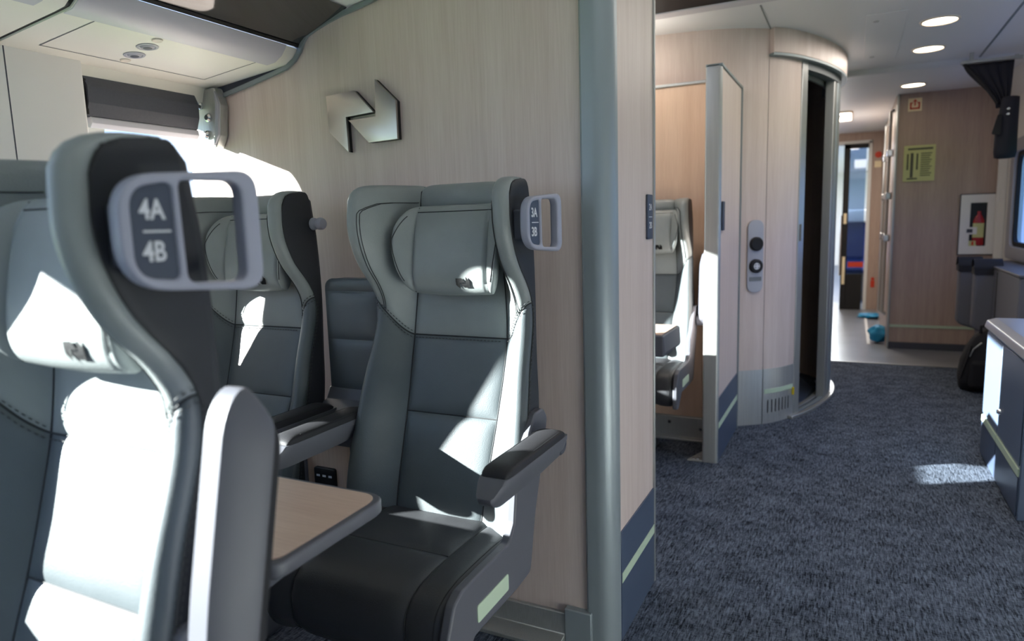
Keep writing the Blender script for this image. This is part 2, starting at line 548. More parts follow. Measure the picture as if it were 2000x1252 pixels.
    # --- seat cushion
    prof = [(.10,.435),(.05,.447),(-.03,.452),(-.12,.453),(-.19,.451),(-.235,.444),(-.264,.428),(-.279,.402),(-.281,.37),(-.274,.335),(-.258,.312),(-.23,.303),(-.19,.308),(-.06,.352),(.08,.36)]
    P2 = [Vector((p[0],p[1])) for p in prof]
    acc = [0]
    for a_,b_ in zip(P2,P2[1:]): acc.append(acc[-1]+(b_-a_).length)
    def pr(x):
        x = max(0,min(acc[-1],x))
        ty = list(zip(acc,[p.x for p in P2])); tz = list(zip(acc,[p.y for p in P2]))
        return Vector((tab(ty,x), tab(tz,x)))
    def cpt(x, q, bul):
        p = pr(q); d = (pr(q+.003)-pr(q-.003)).normalized(); n = Vector((-d.y, d.x))
        if n.dot(p-Vector((-.05,.37))) < 0: n = -n
        w = .216; ed = max(0,(abs(x)-(w-.03))/.03); inset = .03*(1-sqrt(max(0,1-ed*ed)))
        p = p + n*(bul-inset)
        return Vector((x, p.x, p.y))
    cu = MB()
    QX = acc[5]-.115   # cross crease
    def cpanel(x0,x1,nx,q0,q1,nq,e=(1,1,1,1)):
        rows=[]
        for j in range(nq+1):
            tq=.5-.5*cos(pi*j/nq); q=lerp(q0,q1,tq); row=[]
            for i in range(nx+1):
                tx=.5-.5*cos(pi*i/nx); x=lerp(x0,x1,tx)
                f=1
                for d,k in zip((tx*(x1-x0),(1-tx)*(x1-x0),tq*(q1-q0),(1-tq)*(q1-q0)),e):
                    if k: f*=1-exp(-abs(d)/.011)
                row.append(cpt(x,q,.007*f-.001))
            rows.append(row)
        cu.grid(rows)
    cpanel(-.135,.135,20,0,QX,16,(1,1,0,1)); cpanel(-.135,.135,20,QX,acc[-1],30,(1,1,1,0))
    for sg in (1,-1): cpanel(sg*.135,sg*.216,14,0,acc[-1],40,(1,0,0,0))
    # side walls
    for sg in (1,-1):
        ring=[cpt(sg*.216,acc[-1]*k/40,-.001) for k in range(41)]
        cu.add(ring,[tuple(range(41))])
    c = tag(obj('seat_cushion', cu, LEA_C, t, angle=70), 'very dark leather seat cushion')
    b = MB()
    for sg in (1,-1):
        b.tube([cpt(sg*.135,acc[-1]*.62*k/40,-.0005) for k in range(41)], .0015, 5)
        b.tube([cpt(sg*.198,acc[-1]*.62*k/40,.0055) for k in range(41)], .0012, 5)
    b.tube([cpt(x,QX,-.0005) for x in [-.135+.27*k/12 for k in range(13)]], .0015, 5)
    obj('seam', b, SEAM, c, angle=80)
    # --- plastic side shells
    sp = [(-.295,.30),(-.292,.40),(-.268,.45),(-.24,.464),(-.055,.470),(-.028,.50),(-.016,.565),(.02,.60),(.055,.665),(.085,.70),(.13,.702),(.15,.675),(.112,.57),(.076,.483),(.044,.362),(-.02,.356),(-.2,.356),(-.262,.296)]
    sp = roundpoly(sp, .02, 4)
    for sg in ((1,) if handle or aisle_arm=='up' else (-1,)):
        b = MB(); x0, x1 = (.216,.236) if sg>0 else (-.236,-.216)
        b.prism(sp,'x',x0,x1)
        s_ = tag(obj('side_shell', b, PLA, t, bevel=.004), 'grey plastic L-shaped side shell')
        if sg>0 and not window:
            g = roundpoly([(-.192,.376),(-.192,.41),(-.066,.412),(-.066,.378)], .005, 3)
            flat('glow_strip', [g], .0012, GLOW, Yv, Zv, (.2365,0,0), s_)
    # --- armrests
    def arm(sg, xc, raised):
        pv = Vector((xc,.085,.640))
        w = .031
        b = MB(); rows=[]
        # tapered section: narrow below, wide under the pad
        L0,L1 = -.293,.035
        for k in range(29):
            q=.5-.5*cos(pi*k/28); y=lerp(L0,L1,q)
            e=min(1,(y-L0)/.05,(L1-y)/.02); e=sqrt(max(0,1-(1-e)**2))
            d=lerp(.014,.040,e)*(1-.12*sstep((y+.1)/.13)); bw=w*.52
            ww=w*(.8+.2*e); 
            tipk = max(0,1-(y-L0)/.09)
            rows.append([Vector((x,y+.034*tipk*(z+d)/(d+.012),z)) for x,z in ((-ww,.012),(-ww,.004),(-lerp(ww,bw,.8),-d*.75),(-bw*.8,-d),(bw*.8,-d),(lerp(ww,bw,.8),-d*.75),(ww,.004),(ww,.012))])
        b.grid(rows,closed=True); b.f += [tuple(range(7,-1,-1)), tuple(28*8+i for i in range(8))]; b.m += [0,0]
        A = obj('armrest', b, PLA, t, angle=50, bevel=.003, seg=2); tag(A,'grey plastic armrest' + (' folded up' if raised else ''))
        pad = MB(); rows=[]
        P0,P1 = L0+.038,L1-.008
        for k in range(25):
            q=.5-.5*cos(pi*k/24); y=lerp(P0,P1,q)
            e=min(1,(y-P0)/.03, (P1-y)/.03); e=sqrt(max(0,1-(1-e)**2)); ww=(w-.001)*(.74+.26*e); hh=.0175*e
            rows.append([Vector((ww*cos(a), y, .0115+hh*max(0,sin(a))**.36)) for a in [pi*j/18 for j in range(19)]])
        pad.grid(rows); pd = obj('armrest_pad', pad, LEA_A, A, angle=80); tag(pd,'black leather armrest pad')
        sm=MB()
        for sd in (1,-1): sm.tube([Vector((sd*.0245, yy, .0262)) for yy in [P0+.04+(P1-P0-.07)*k/20 for k in range(21)]], .0008, 5)
        obj('seam', sm, SEAM, pd, angle=80)
        hub=MB(); hub.lathe([(0,-.026),(.020,-.026),(.024,-.022),(.024,.022),(.020,.026),(0,.026)],(-.004*sg,.022,-.008),'x',20)
        obj('hinge', hub, PLA_D, A, angle=40)
        A.location = pv
        if raised: A.rotation_euler = (radians(-102),0,0); A.location = pv+Vector((.002,.014,.015))
        return A
    arm(1, .2675 if handle or aisle_arm=='up' else .252, aisle_arm=='up')
    if left_arm: arm(-1, -.25, False)
    # --- pedestal
    b = MB(); b.prism(roundpoly([(-.17,0),(.14,0),(.12,.03),(.06,.05),(.05,.345),(-.08,.345),(-.10,.05),(-.17,.03)],.008,3),'x',-.05,.05)
    b.box(-.2,.2,-.06,.06,.345,.36)
    obj('pedestal', b, PLA_D, t, bevel=.004)
    # --- grab handle with the seat numbers
    if handle:
        ex = Vector((sin(radians(5)),cos(radians(5)),0)); ey = Zv
        O = Vector((.234,.056,1.101))
        outer = roundpoly([(0,-.050),(.152,-.062),(.152,.066),(0,.054)],[.05,.024,.024,.042],10)
        plate = roundpoly([(.0115,-.039),(.0545,-.044),(.0535,.050),(.0115,.043)],[.038,.008,.008,.032],10)
        hole = roundpoly([(.0625,-.0475),(.131,-.051),(.131,.053),(.0605,.0515)],[.011,.014,.016,.009],8)
        hd = flat('grab_handle', [outer,plate,hole], .0095, HANDLE, ex, ey, O, t, bevel=.0035)
        tag(hd, 'light grey loop grab handle with seat numbers')
        flat('number_plate', [roundpoly([(.009,-.042),(.057,-.047),(.056,.053),(.009,.046)],[.04,.008,.008,.034],8)], .003, PLATE, ex, ey, O+Vector((.003,0,0)), hd)
        nrm = ex.cross(ey)
        for bd, zz in ((handle[0], .0225), (handle[1], -.0165)):
            me = text_mesh(bd, .0262, .0004, 'LEFT', .0005); me.transform(Matrix.Diagonal((.80,1,1,1)))
            finish('seat_number', place(me, ex, ey, O+ex*.0205+ey*zz+nrm*.0066), WHITE_TXT, hd)
        b = MB(); b.box(.0225,.050,.0022,.0040,0,.0005)
        finish('divider_line', place(mesh_from(b,'l'), ex, ey, O+nrm*.0064), WHITE_TXT, hd)
        b = MB(); b.box(-.03,-.006,.012,.05,-.03,.03)
        finish('handle_mount', place(mesh_from(b,'m'), Xv, Yv, O), PLA_D, hd, bevel=.004)
    if knob:
        b = MB(); b.lathe([(0,.034),(.013,.033),(.0155,.028),(.0155,.02),(.008,.016),(.008,.008),(.015,.006),(.016,0),(0,0)],(.208,.158,1.118),'x',20)
        tag(obj('coat_hook', b, PLA_L, t), 'pale round coat hook knob')
    return t

XB, XA = -.828, -1.446
s3b = make_seat('passenger_seat', 'down', ('3A','3B'))
s3b.location = (XB,1.20,0)
tag(s3b, 'grey leather aisle seat with handle numbered 3A 3B against the wood partition', 'seat')
s4b = make_seat('passenger_seat', 'up', ('4A','4B'))
s4b.location = (XB,.34,0)
tag(s4b, 'sunlit grey leather aisle seat with handle numbered 4A 4B and its armrest folded up', 'seat')
s3a = make_seat('passenger_seat', 'down', None, knob=True, left_arm=False, window=True)
s3a.location = (XA,1.20,0)
tag(s3a, 'window seat of bluish grey leather with coat hook knob beside the bright window', 'seat')
s4a = copy_tree(s3a); s4a.location = (XA,.34,0)
tag(s4a, 'window seat of row 4 next to the sunlit 4B seat', 'seat')
s2b = make_seat('passenger_seat', 'up', None)
s2b.location = (XB-.047,3.12,0)
tag(s2b, 'sunlit leather seat seen past the partition end, against the second partition', 'seat')

# divider panel between the two seats of a row
def make_divider(loc, label):
    t = thing('seat_divider', label, 'divider', loc)
    x0,x1 = -.084,.084
    b = MB()
    for z0,z1 in [(.684,.82),(.82,.945),(.945,.978)]:
        rows=[]
        for j in range(15):
            v=.5-.5*cos(pi*j/14); row=[]
            for i in range(21):
                u=.5-.5*cos(pi*i/20); x=lerp(x0,x1,u); z=lerp(z0,z1,v)
                f=(1-exp(-u*.17/.012))*(1-exp(-(1-u)*.17/.012))*(1-exp(-v*(z1-z0)/.009))*(1-exp(-(1-v)*(z1-z0)/.009))
                if z1>.95:
                    r=.028; dx=max(0,abs(x)-(.084-r)); z=min(z, z1-r+sqrt(max(0,r*r-dx*dx)))
                row.append((x, .168-.006*f, z))
            rows.append(row)
        b.grid(rows)
    tag(obj('leather_panel', b, LEA_D, t, angle=70),'dark leather panel in three padded bands')
    b = MB(); b.prism(roundpoly([(-.083,.62),(.083,.62),(.083,.977),(-.083,.977)],[0,0,.028,.028],6),'y',.170,.22)
    b.prism([(.086,.62),(.098,.62),(.098,.93),(.086,.93)],'y',.158,.2)  # added hidden filler strip, blocks a sliver of sun on the tray table
    b.prism(roundpoly([(.166,.692),(.15,.664),(.06,.622),(.043,.60),(.046,.578),(.21,.578),(.21,.692)],[.004,.01,.01,.012,.006,0,0],4),'x',-.088,.092)
    b.prism(roundpoly([(.07,.20),(.092,.20),(.092,.59),(.07,.59)],.004,2),'y',.043,.07)
    b.prism(roundpoly([(-.09,.20),(-.075,.20),(-.075,.59),(-.09,.59)],.004,2),'y',.043,.07)
    obj('divider_frame', b, PLA, t, bevel=.006)
    b = MB(); b.box(-.088,.088,.052,.07,.08,.58)
    w = tag(obj('wood_panel', b, WOOD_W, t), 'warm wood panel below')
    b = MB(); b.prism(roundpoly([(-.048,.462),(.018,.462),(.018,.517),(-.048,.517)],.007,4),'y',.043,.053)
    b2 = obj('power_outlet', b, BLACK, w, bevel=.002)
    b = MB()
    for xx in (-.034,-.015,.004): b.box(xx-.005,xx+.005,.0418,.0432,.494,.499)
    obj('socket_slot', b, WHITE_TXT, b2)
    return t
d3 = make_divider((-1.139,1.20,0), 'padded leather divider panel with power outlet between the two row 3 seats')
d4 = make_divider((-1.139,.34,0), 'padded leather divider panel beside the sunlit 4B seat')

# fold-out table behind seat 4B
tb = thing('tray_table', 'light wood tray table with grey edge folded out behind the 4B seat', 'table', (-.89,.6,0))
out = roundpoly([(-.27,.02),(.215,.02),(.21,.285),(-.262,.285)],[.03,.03,.045,.045],8)
flat('table_edge', [out], .012, PLA, Xv, Yv, (0,0,.645), tb, bevel=.005)
inn = roundpoly([(-.26,.03),(.204,.03),(.199,.273),(-.252,.273)],[.025,.025,.037,.037],8)
tag(flat('table_top', [inn], .0012, WOOD_T, Xv, Yv, (0,0,.6575), tb), 'pale wood laminate table surface')
b = MB()
for xx in (-.18,.17):
    b.prism(roundpoly([(-.05,.60),(.20,.628),(.20,.636),(-.05,.636)],.004,3),'x',xx-.012,xx+.012)
b.box(-.2,.2,-.055,-.03,.58,.64)
obj('support_arm', b, PLA_D, tb, bevel=.003)

tb3 = copy_tree(tb); tb3.location = (-1.388,.6,0)
tag(tb3, 'tray table of the window seat, mostly hidden behind the 4B seat', 'table')

# table end by seat 2B
tb = thing('folding_table', 'thick grey-edged folding table in front of the seat past the partition', 'table', (-.87,2.69,0))
b = MB(); b.prism(roundpoly([(-.3,.585),(.245,.585),(.25,.6),(.245,.668),(-.3,.668)],.01,4),'y',-.16,.12)
obj('table_body', b, PLA_D, tb, bevel=.01, seg=3)
b = MB(); b.box(-.29,.235,-.15,.11,.668,.671); tag(obj('table_top', b, WOOD_T, tb),'wood laminate top')
b = MB(); b.prism(roundpoly([(-1.06,.52),(-1.02,.52),(-.28,.57),(-.28,.60),(-1.06,.60)],.006,3),'y',-.15,-.09); obj('support_arm', b, PLA_D, tb)

# ------------------------------------------------------------------ setting: floor, walls, ceiling
HC = 2.03
b = MB(); b.box(-1.97,1.1,-2.6,5.66,-.06,0)
fl = tag(obj('floor', b, CARPET), 'dark blue-grey flecked carpet floor', kind='structure')
b = MB(); b.box(-1.97,1.1,5.66,9.6,-.06,.001)
tag(obj('floor', b, VINYL), 'smooth grey vinyl vestibule floor', kind='structure')
b = MB(); b.box(-.4,.78,5.645,5.675,0,.006)
tag(obj('trim_1', b, ALU, bevel=.002), 'metal strip where carpet meets vinyl', kind='structure')

# ceiling: sloped over the bins, flat over the aisle, chamfer on the other side
b = MB()
pf = [(-1.262,1.702),(-1.18,1.712),(-.95,1.76),(-.75,1.86),(-.62,2.0),(-.56,HC),(.93,HC),(1.03,1.90),(1.06,1.90),(.96,HC+.03),(-.6,HC+.03),(-.78,1.9),(-.97,1.79),(-1.2,1.74)]
b.prism(pf,'y',-2.6,1.60)
b.box(-1.97,.93,1.60,9.6,HC,HC+.03)
b.prism([(.93,HC),(1.03,1.90),(1.06,1.90),(.96,HC+.03),(.93,HC+.03)],'y',1.60,9.6)
cl = tag(obj('ceiling', b, CEIL, angle=40), 'pale grey train ceiling', kind='structure')
for (p0,p1,nm) in [((.655,-2.6),(.665,5.2),'trim_2')]:
    b = MB(); b.box(p0[0],p1[0],p0[1],p1[1],HC-.003,HC+.001); tag(obj(nm, b, TRIM), 'ceiling panel joint', kind='structure')
b = MB(); b.prism([(5.15,HC),(5.19,HC-.022),(5.30,HC-.022),(5.34,HC)],'x',-.4,1.0)
tag(obj('trim_3', b, CEIL, bevel=.004), 'cross rib on the ceiling', kind='structure')
b = MB(); b.box(-.40,-.394,3.35,3.82,HC-.003,HC+.001)
tag(obj('trim_4', b, TRIM), 'ceiling seam above the round cubicle', kind='structure')

# hatch in the aisle ceiling
t = thing('ceiling_hatch', 'flush square access hatch beside the aisle ceiling lights', 'hatch', (.14,4.33,HC))
b = MB(); b.box(-.115,.06,-.55,.55,-.004,0); obj('hatch_panel', b, CEIL, t, bevel=.002)
b = MB()
for q in (-.42,.42): b.lathe([(0,-.007),(.012,-.007),(.014,-.004),(0,-.003)],(-.07,q,0),'z',14)
obj('screw', b, STEEL, t)

def downlight(x,y,r,lab):
    t = thing('ceiling_light', lab, 'ceiling light', (x,y,HC), 'round ceiling lights over the aisle')
    b = MB(); b.lathe([(r*.86,-.002),(r*.9,-.007),(r,-.006),(r*1.04,0),(r*.86,0),(r*.86,-.002)],(0,0,0),'z',32); obj('ring', b, LAMP_RING, t)
    b = MB(); b.lathe([(0,-.004),(r*.86,-.003),(r*.86,0),(0,0)],(0,0,0),'z',32); obj('lens', b, LAMP, t)
    return t
downlight(.35,4.08,.085,'round lit ceiling light, first above the aisle from the partition end')
downlight(.356,4.72,.085,'round lit ceiling light in the middle of the aisle row')
downlight(.364,5.95,.085,'round lit ceiling light just before the wall with the poster')
downlight(-.92,3.30,.05,'small warm ceiling light above the second partition')
t = thing('vestibule_light', 'square ring shaped light on the vestibule ceiling', 'ceiling light', (-.17,7.35,HC))
flat('lens', [rect(-.13,.13,-.3,.3,.05), rect(-.06,.06,-.17,.17,.02)], .006, LAMP, Xv, Yv, (0,0,-.007), t)
flat('ring', [rect(-.14,.14,-.31,.31,.055), rect(-.13,.13,-.3,.3,.05)], .008, LAMP_RING, Xv, Yv, (0,0,-.008), t)

# dark glossy overhead panel past the partition
t = thing('overhead_panel', 'dark glossy panel with a pale lip under the ceiling past the partition', 'panel', (-.9,2.55,HC))
b = MB(); b.box(-.55,.75,-.6,.57,-.03,0); obj('panel_face', b, mat('overhead_black', (9,12,19), .5, spec=.15), t, bevel=.004)
b = MB(); b.box(-.55,.75,.57,.65,-.034,0); obj('lip', b, LAV, t, bevel=.006)

# left side wall with windows
SUN_S, SUN_T = .57, .365
wl = thing('wall_left', 'pale side wall with large windows', None, kind='structure')
WA = (1.285,2.565,.815,1.47); WB = (-1.55,.665,.815,1.47)
flat('wall_panel', [rect(-2.6,9.05,0,HC), rect(WA[0],WA[1],WA[2],WA[3],.11,10), roundpoly([(1.09,.88),(1.185,.88),(1.185,1.3),(1.09,1.3)],[.01,.07,.02,.01],8), rect(WB[0],WB[1],WB[2],WB[3],.11,10)], .02, WHITE, Yv, Zv, (-1.95,0,0), wl)  # small loop is a hidden slot added to throw sun on the window seat
b = MB(); b.box(-1.93,-1.80,-2.6,3.4,0,.60); b.box(-1.82,-1.79,-2.6,3.4,.595,.615)
obj('sill', b, WHITE, wl, bevel=.006)
b = MB(); b.prism(roundpoly([(-1.86,.77),(-1.78,.78),(-1.78,1.148),(-1.795,1.153),(-1.82,1.15)],[0,.01,.008,.004,0],4),'z',.6,1.56)
pl = obj('pillar_panel', b, WHITE, wl, angle=25)
b = MB(); b.box(-1.781,-1.7795,.965,.968,.6,1.56); obj('panel_gap', b, PLA_D, pl)
b = MB(); b.prism([(-1.93,2.62),(-1.78,2.74),(-1.78,3.38),(-1.93,3.38)],'z',.6,1.56); obj('pillar_panel', b, WHITE, wl)
b = MB(); b.box(-1.93,-1.845,-2.6,3.4,1.50,1.62); obj('head_panel', b, WHITE, wl)
for i,w in enumerate((WA,WB)):
    b = MB(); b.box(-1.962,-1.956,w[0]-.18,w[1]+.01,w[2]-.01,w[3]+.01)
    tag(obj('window_%d'%(i+1), b, GLASS), 'clear train window pane', kind='structure')
b = MB(); b.box(-1.97,1.1,-2.66,-2.6,0,HC+.1)
tag(obj('wall_back', b, WHITE), 'plain wall closing the coach behind the viewpoint', kind='structure')
# ground and trees outside
b = MB(); b.box(-40,-4,-30,40,-1.3,-1.25)
b.box(3,40,-30,40,-1.3,-1.25)
tag(obj('ground_outside', b, FOREST), 'ground outside the train', kind='structure')

# roller blind at the window
t = thing('roller_blind', 'dark roller blind rolled up at the top of the bright window', 'blind', (-1.82,1.37,1.47))
rows = []
b = MB(); b.prism(roundpoly([(-.012,-.055),(.012,-.055),(.026,-.02),(.028,.02),(.012,.05),(-.012,.05)],.008,4),'y',-.205,.135)
obj('blind_fabric', b, BLINDM, t, angle=50)
b = MB(); b.prism(roundpoly([(-.012,-.078),(.006,-.082),(.016,-.07),(.014,-.054),(-.012,-.052)],.005,4),'y',-.195,.138)
tag(obj('hem_bar', b, LAV, t, angle=50), 'pale bottom bar')
b = MB(); b.box(-.02,.02,-.212,-.203,-.05,.04); obj('end_cap', b, BLACK, t)
t = thing('blind_bracket', 'metal blind end bracket with screws in the window corner', 'bracket', (-1.795,1.55,1.46))
b = MB(); b.prism(roundpoly([(-.055,.075),(.035,.085),(.055,.03),(.045,-.06),(.02,-.10),(.0,-.085),(-.03,-.08),(-.06,-.03)],.012,4),'y',-.012,.02)
obj('bracket_plate', b, ALU, t, bevel=.003)
b = MB(); b.prism(roundpoly([(.036,.085),(.054,.03),(.044,-.06),(.016,-.10),(.031,-.06),(.041,.03)],.003,3),'y',-.018,.02)
obj('bracket_lip', b, PLA_L, t, bevel=.003)
for (x,z) in ((-.03,.035),(.005,-.005),(-.01,-.055)):
    b = MB(); b.lathe([(0,-.024),(.008,-.024),(.013,-.019),(.014,-.012),(0,-.010)],(x,0,z),'y',18); obj('screw', b, CHROME, t)

# overhead bins
def make_bin(y0,y1,lab,detail):
    t = thing('luggage_bin', lab, 'luggage bin', (-1.6,y0,0))
    P = [(-.215,1.500),(-.20,1.5455),(.075,1.574),(.112,1.579),(.137,1.594),(.152,1.61),(.157,1.618),(.10,1.66),(-.215,1.66)]
    P = [(x,z) for x,z in P]
    if not detail:
        b = MB(); b.prism([(x*.985 if x>0 else x,z+.004) for x,z in P],'y',y1-y0,y1-y0+.0125); obj('bin_gap', b, BLACK, t)
    b = MB(); b.prism(P,'y',0,y1-y0); obj('bin_body', b, CREAM, t, angle=50)
    L = y1-y0
    b = MB(); b.prism([(.082,1.5735),(.114,1.5775),(.14,1.592),(.155,1.609),(.161,1.619),(.153,1.619),(.147,1.61),(.132,1.594)],'y',0.002,L-.045); obj('fascia', b, LAV, t, angle=50)
    b = MB(); b.prism([(.158,1.622),(.162,1.620),(.168,1.626),(.163,1.630)],'y',0,L); obj('bin_lip', b, BLACK, t)
    b = MB(); b.prism([(.164,1.627),(.19,1.645),(.345,1.70),(.335,1.71),(.16,1.65)],'y',0,L); tag(obj('bin_door', b, GLOSS, t, angle=20),'dark glossy bin door')
    if detail:
        sl = (1.574-1.532)/.405
        ex = Vector((1,0,sl)).normalized()
        def up(x,y,d=0): return Vector((x,y,1.532+(x+.33)*sl-.0005-d))
        # service panel outline
        b = MB()
        def strip(xa,ya,xb,yb,w=.0016):
            b.add([up(xa-w,ya-w),up(xb+w,ya-w) if xa!=xb else up(xa+w,ya-w),up(xb+w,yb+w),up(xa-w,yb+w)],[(0,1,2,3)])
        strip(-.13,.07,.086,.07); strip(-.13,.53,.086,.53); strip(-.13,.07,-.13,.53); strip(.086,.07,.086,.53)
        sp_ = finish('service_panel', mesh_from(b,'sp'), PLA_D, t, recalc=False)
        for k,(x,y) in enumerate(((.010,.248),(-.061,.262))):
            n0 = ex.cross(Yv)
            q = up(x,y)
            b = MB(); b.lathe([(0,.002),(.009,.002),(.011,.004),(.0155,.002),(.017,.0),(.020,.002),(.025,.0015),(.026,0)],(0,0,0),'z',28)
            me = mesh_from(b,'rl'); place(me, Yv, ex, q); r_ = finish('reading_light', me, PLA_L, t)
            b = MB(); b.lathe([(0,.004),(.007,.0045),(.0105,.0035),(.0105,.002)],(0,0,0),'z',20)
            finish('lens', place(mesh_from(b,'l'), Yv, ex, q), PLA_D, r_)
        for (x,y) in ((.064,.236),(-.109,.270)):
            b = MB(); b.lathe([(0,.002),(.009,.002),(.0105,.003),(.012,.0026),(.013,0)],(0,0,0),'z',22)
            finish('call_button', place(mesh_from(b,'cb'), Yv, ex, up(x,y)), LAMP_RING, t)
        b = MB()
        for (x,y) in ((-.212,.145),(-.21,.55)): b.lathe([(0,.001),(.0045,.001),(.005,0)],(x,y,up(x,y).z-.001),'z',12)
        obj('screw', b, BLACK, t)
    return t
make_bin(.95,1.566,'cream overhead luggage bin with reading lights beside the partition',True)
make_bin(.20,.937,'cream overhead luggage bin before the one with reading lights',False)

# ------------------------------------------------------------------ partition 1 with the emblem
CURV = [(-1.90,1.50),(-1.79,1.522),(-1.66,1.545),(-1.535,1.569),(-1.491,1.578),(-1.46,1.594),(-1.439,1.615),(-1.425,1.639),(-1.408,1.656),(-1.373,1.669),(-1.325,1.683),(-1.277,1.694),(-1.225,1.702),(-1.18,1.711),(-.95,1.762),(-.75,1.862),(-.62,2.0),(-.585,HC)]
wp = thing('wall_partition', 'wood panelled partition behind the row 3 seats', None, kind='structure')
b = MB(); b.prism([(-1.93,.0)]+[(-1.93,1.50)]+CURV[1:]+[(-.582,HC),(-.582,0)],'y',1.573,1.86)
tag(obj('partition_panel', b, WOOD, wp), 'pale maple laminate panel')
b = MB(); q_ = [(x,z) for x,z in CURV if x<-1.40]
b.prism(q_+[(x,z+.045) for x,z in reversed(q_)],'y',1.576,1.60); obj('gap_filler', b, PLA_D, wp)
tr = MB()
inner = [(x,z) for x,z in CURV]
def offs(P,d):
    out=[]
    for i,p in enumerate(P):
        a=Vector(P[max(i-1,0)]); c=Vector(P[min(i+1,len(P)-1)]); t_=(c-a).normalized(); out.append((p[0]-t_.y*d,p[1]+t_.x*d))
    return out
o1 = offs(inner,.0); o0 = offs(inner,-.012)
rows = [[(p[0],1.571,p[1]) for p in o1],[(p[0],1.563,p[1]) for p in o1],[(p[0],1.563,p[1]) for p in o0],[(p[0],1.571,p[1]) for p in o0]]
tr.grid(rows); tr.grid([rows[3],rows[0]])
obj('edge_trim', tr, TRIM, wp, angle=50)
# rounded metal end column
b = MB(); b.prism([(-.586,1.566),(-.580,1.560),(-.556,1.560)]+[(-.556+.046*sin(a),1.606-.046*cos(a)) for a in [k*pi/2/10 for k in range(11)]]+[(-.51,1.618),(-.582,1.618),(-.586,1.60)],'z',0,HC)
tag(obj('end_column', b, COLM, wp, angle=40), 'rounded brushed grey metal end post')
b = MB(); b.box(-.582,-.512,1.618,1.948,0,HC); obj('end_panel', b, WOOD, wp)
b = MB(); b.box(-.5125,-.508,1.618,1.946,0,.302); tag(obj('kick_plate', b, KICK, wp, bevel=.001), 'slate blue kick plate')
b = MB(); b.box(-.509,-.5068,1.622,1.945,.160,.187); obj('glow_strip', b, GLOW, wp)
b = MB(); b.box(-.586,-.506,1.946,1.957,0,HC); obj('edge_trim', b, ALU, wp, bevel=.002)
b = MB(); b.prism([(1.50,0),(1.573,0),(1.573,.075),(1.56,.075),(1.553,.02),(1.50,.012)],'x',-1.8,-.645)
obj('floor_rail', b, ALU, wp, bevel=.002)
b = MB(); b.box(-.645,-.57,1.55,1.573,0,.095); obj('corner_plate', b, COLM, wp, bevel=.003)

t = thing('wall_emblem', 'brushed steel two-arrow emblem on the wood partition', 'emblem', (-1.2185,1.573,1.374))
for E in (EM1,EM2):
    lp = [(p[0]*.238, p[1]*.238) for p in E]
    flat('emblem_piece', [lp], .004, EMB, Xv, Zv, (0,-.016,0), t, bevel=.0008, angle=20)
    flat('emblem_backing', [lp], .006, BLACK, Xv, Zv, (0,-.0065,0), t, angle=20)

def number_sign(y, z0, z1, txt, label):
    t = thing('seat_number_sign', label, 'sign', (-.512,y,0))
    flat('sign_plate', [rect(-.027,.027,z0,z1,.006)], .003, PLATE, Yv, Zv, (.003,0,0), t, bevel=.001)
    if txt:
        zc = (z0+z1)/2
        for bd, zz in ((txt[0], zc+.026),(txt[1], zc-.024)):
            finish('seat_number', place(text_mesh(bd,.026,.0004,'CENTER'), Yv, Zv, (.0065,0,zz)), WHITE_TXT, t)
        b = MB(); b.box(.006,.0068,-.017,.017,zc-.001,zc+.001); obj('divider_line', b, WHITE_TXT, t)
    return t
number_sign(1.90,1.05,1.173,('2A','2B'),'slate seat number sign reading 2A 2B on the first partition end')
number_sign(3.13,1.05,1.176,None,'slim slate sign on the end of the second partition')

# ------------------------------------------------------------------ partition 2
w2 = thing('wall_partition', 'lower wood partition behind the second row', None, kind='structure')
b = MB(); b.box(-1.93,-.585,3.40,3.43,.09,1.735); tag(obj('partition_panel', b, WOOD_W, w2), 'warm lit maple panel')
b = MB(); b.box(-1.93,-.58,3.392,3.438,1.735,1.75); obj('edge_trim', b, ALU, w2, bevel=.003)
b = MB(); b.box(-.578,-.515,3.082,3.665,0,1.735); obj('end_panel', b, WOOD, w2)
b = MB(); b.prism(roundpoly([(-.579,3.066),(-.515,3.066),(-.510,3.084),(-.579,3.084)],[.008,.012,.002,.002],5),'z',0,1.742); tag(obj('end_column', b, ALU, w2), 'silver metal end post')
b = MB(); b.box(-.579,-.508,3.066,3.668,1.735,1.748); obj('edge_trim', b, TRIM, w2, bevel=.003)
b = MB(); b.box(-.515,-.508,3.655,3.668,0,1.74); obj('edge_trim', b, TRIM, w2)
b = MB(); b.box(-.5155,-.511,3.084,3.656,0,.300); obj('kick_plate', b, KICK, w2, bevel=.001)
b = MB(); b.box(-.512,-.5095,3.09,3.65,.158,.185); obj('glow_strip', b, GLOW, w2)
b = MB(); b.box(-1.9,-.612,3.372,3.398,.0,.115); b.box(-1.9,-.60,3.335,3.395,0,.012)
fr = obj('floor_rail', b, ALU, w2, bevel=.003)
b = MB()
for xx,zz in ((-.80,.085),(-.645,.06)): b.lathe([(0,-.006),(.008,-.006),(.011,0)],(xx,3.372,zz),'y',14)
obj('screw', b, CHROME, fr)
b = MB(); b.prism([(-.645,3.06),(-.579,3.06),(-.579,3.20),(-.60,3.20)],'z',0,.008); obj('foot_plate', b, ALU, w2, bevel=.002)
b = MB()
for xx,yy in ((-.62,3.08),(-.60,3.08),(-.60,3.12)): b.lathe([(0,.003),(.006,.003),(.007,0)],(xx,yy,.008),'z',12)
obj('screw', b, CHROME, w2)

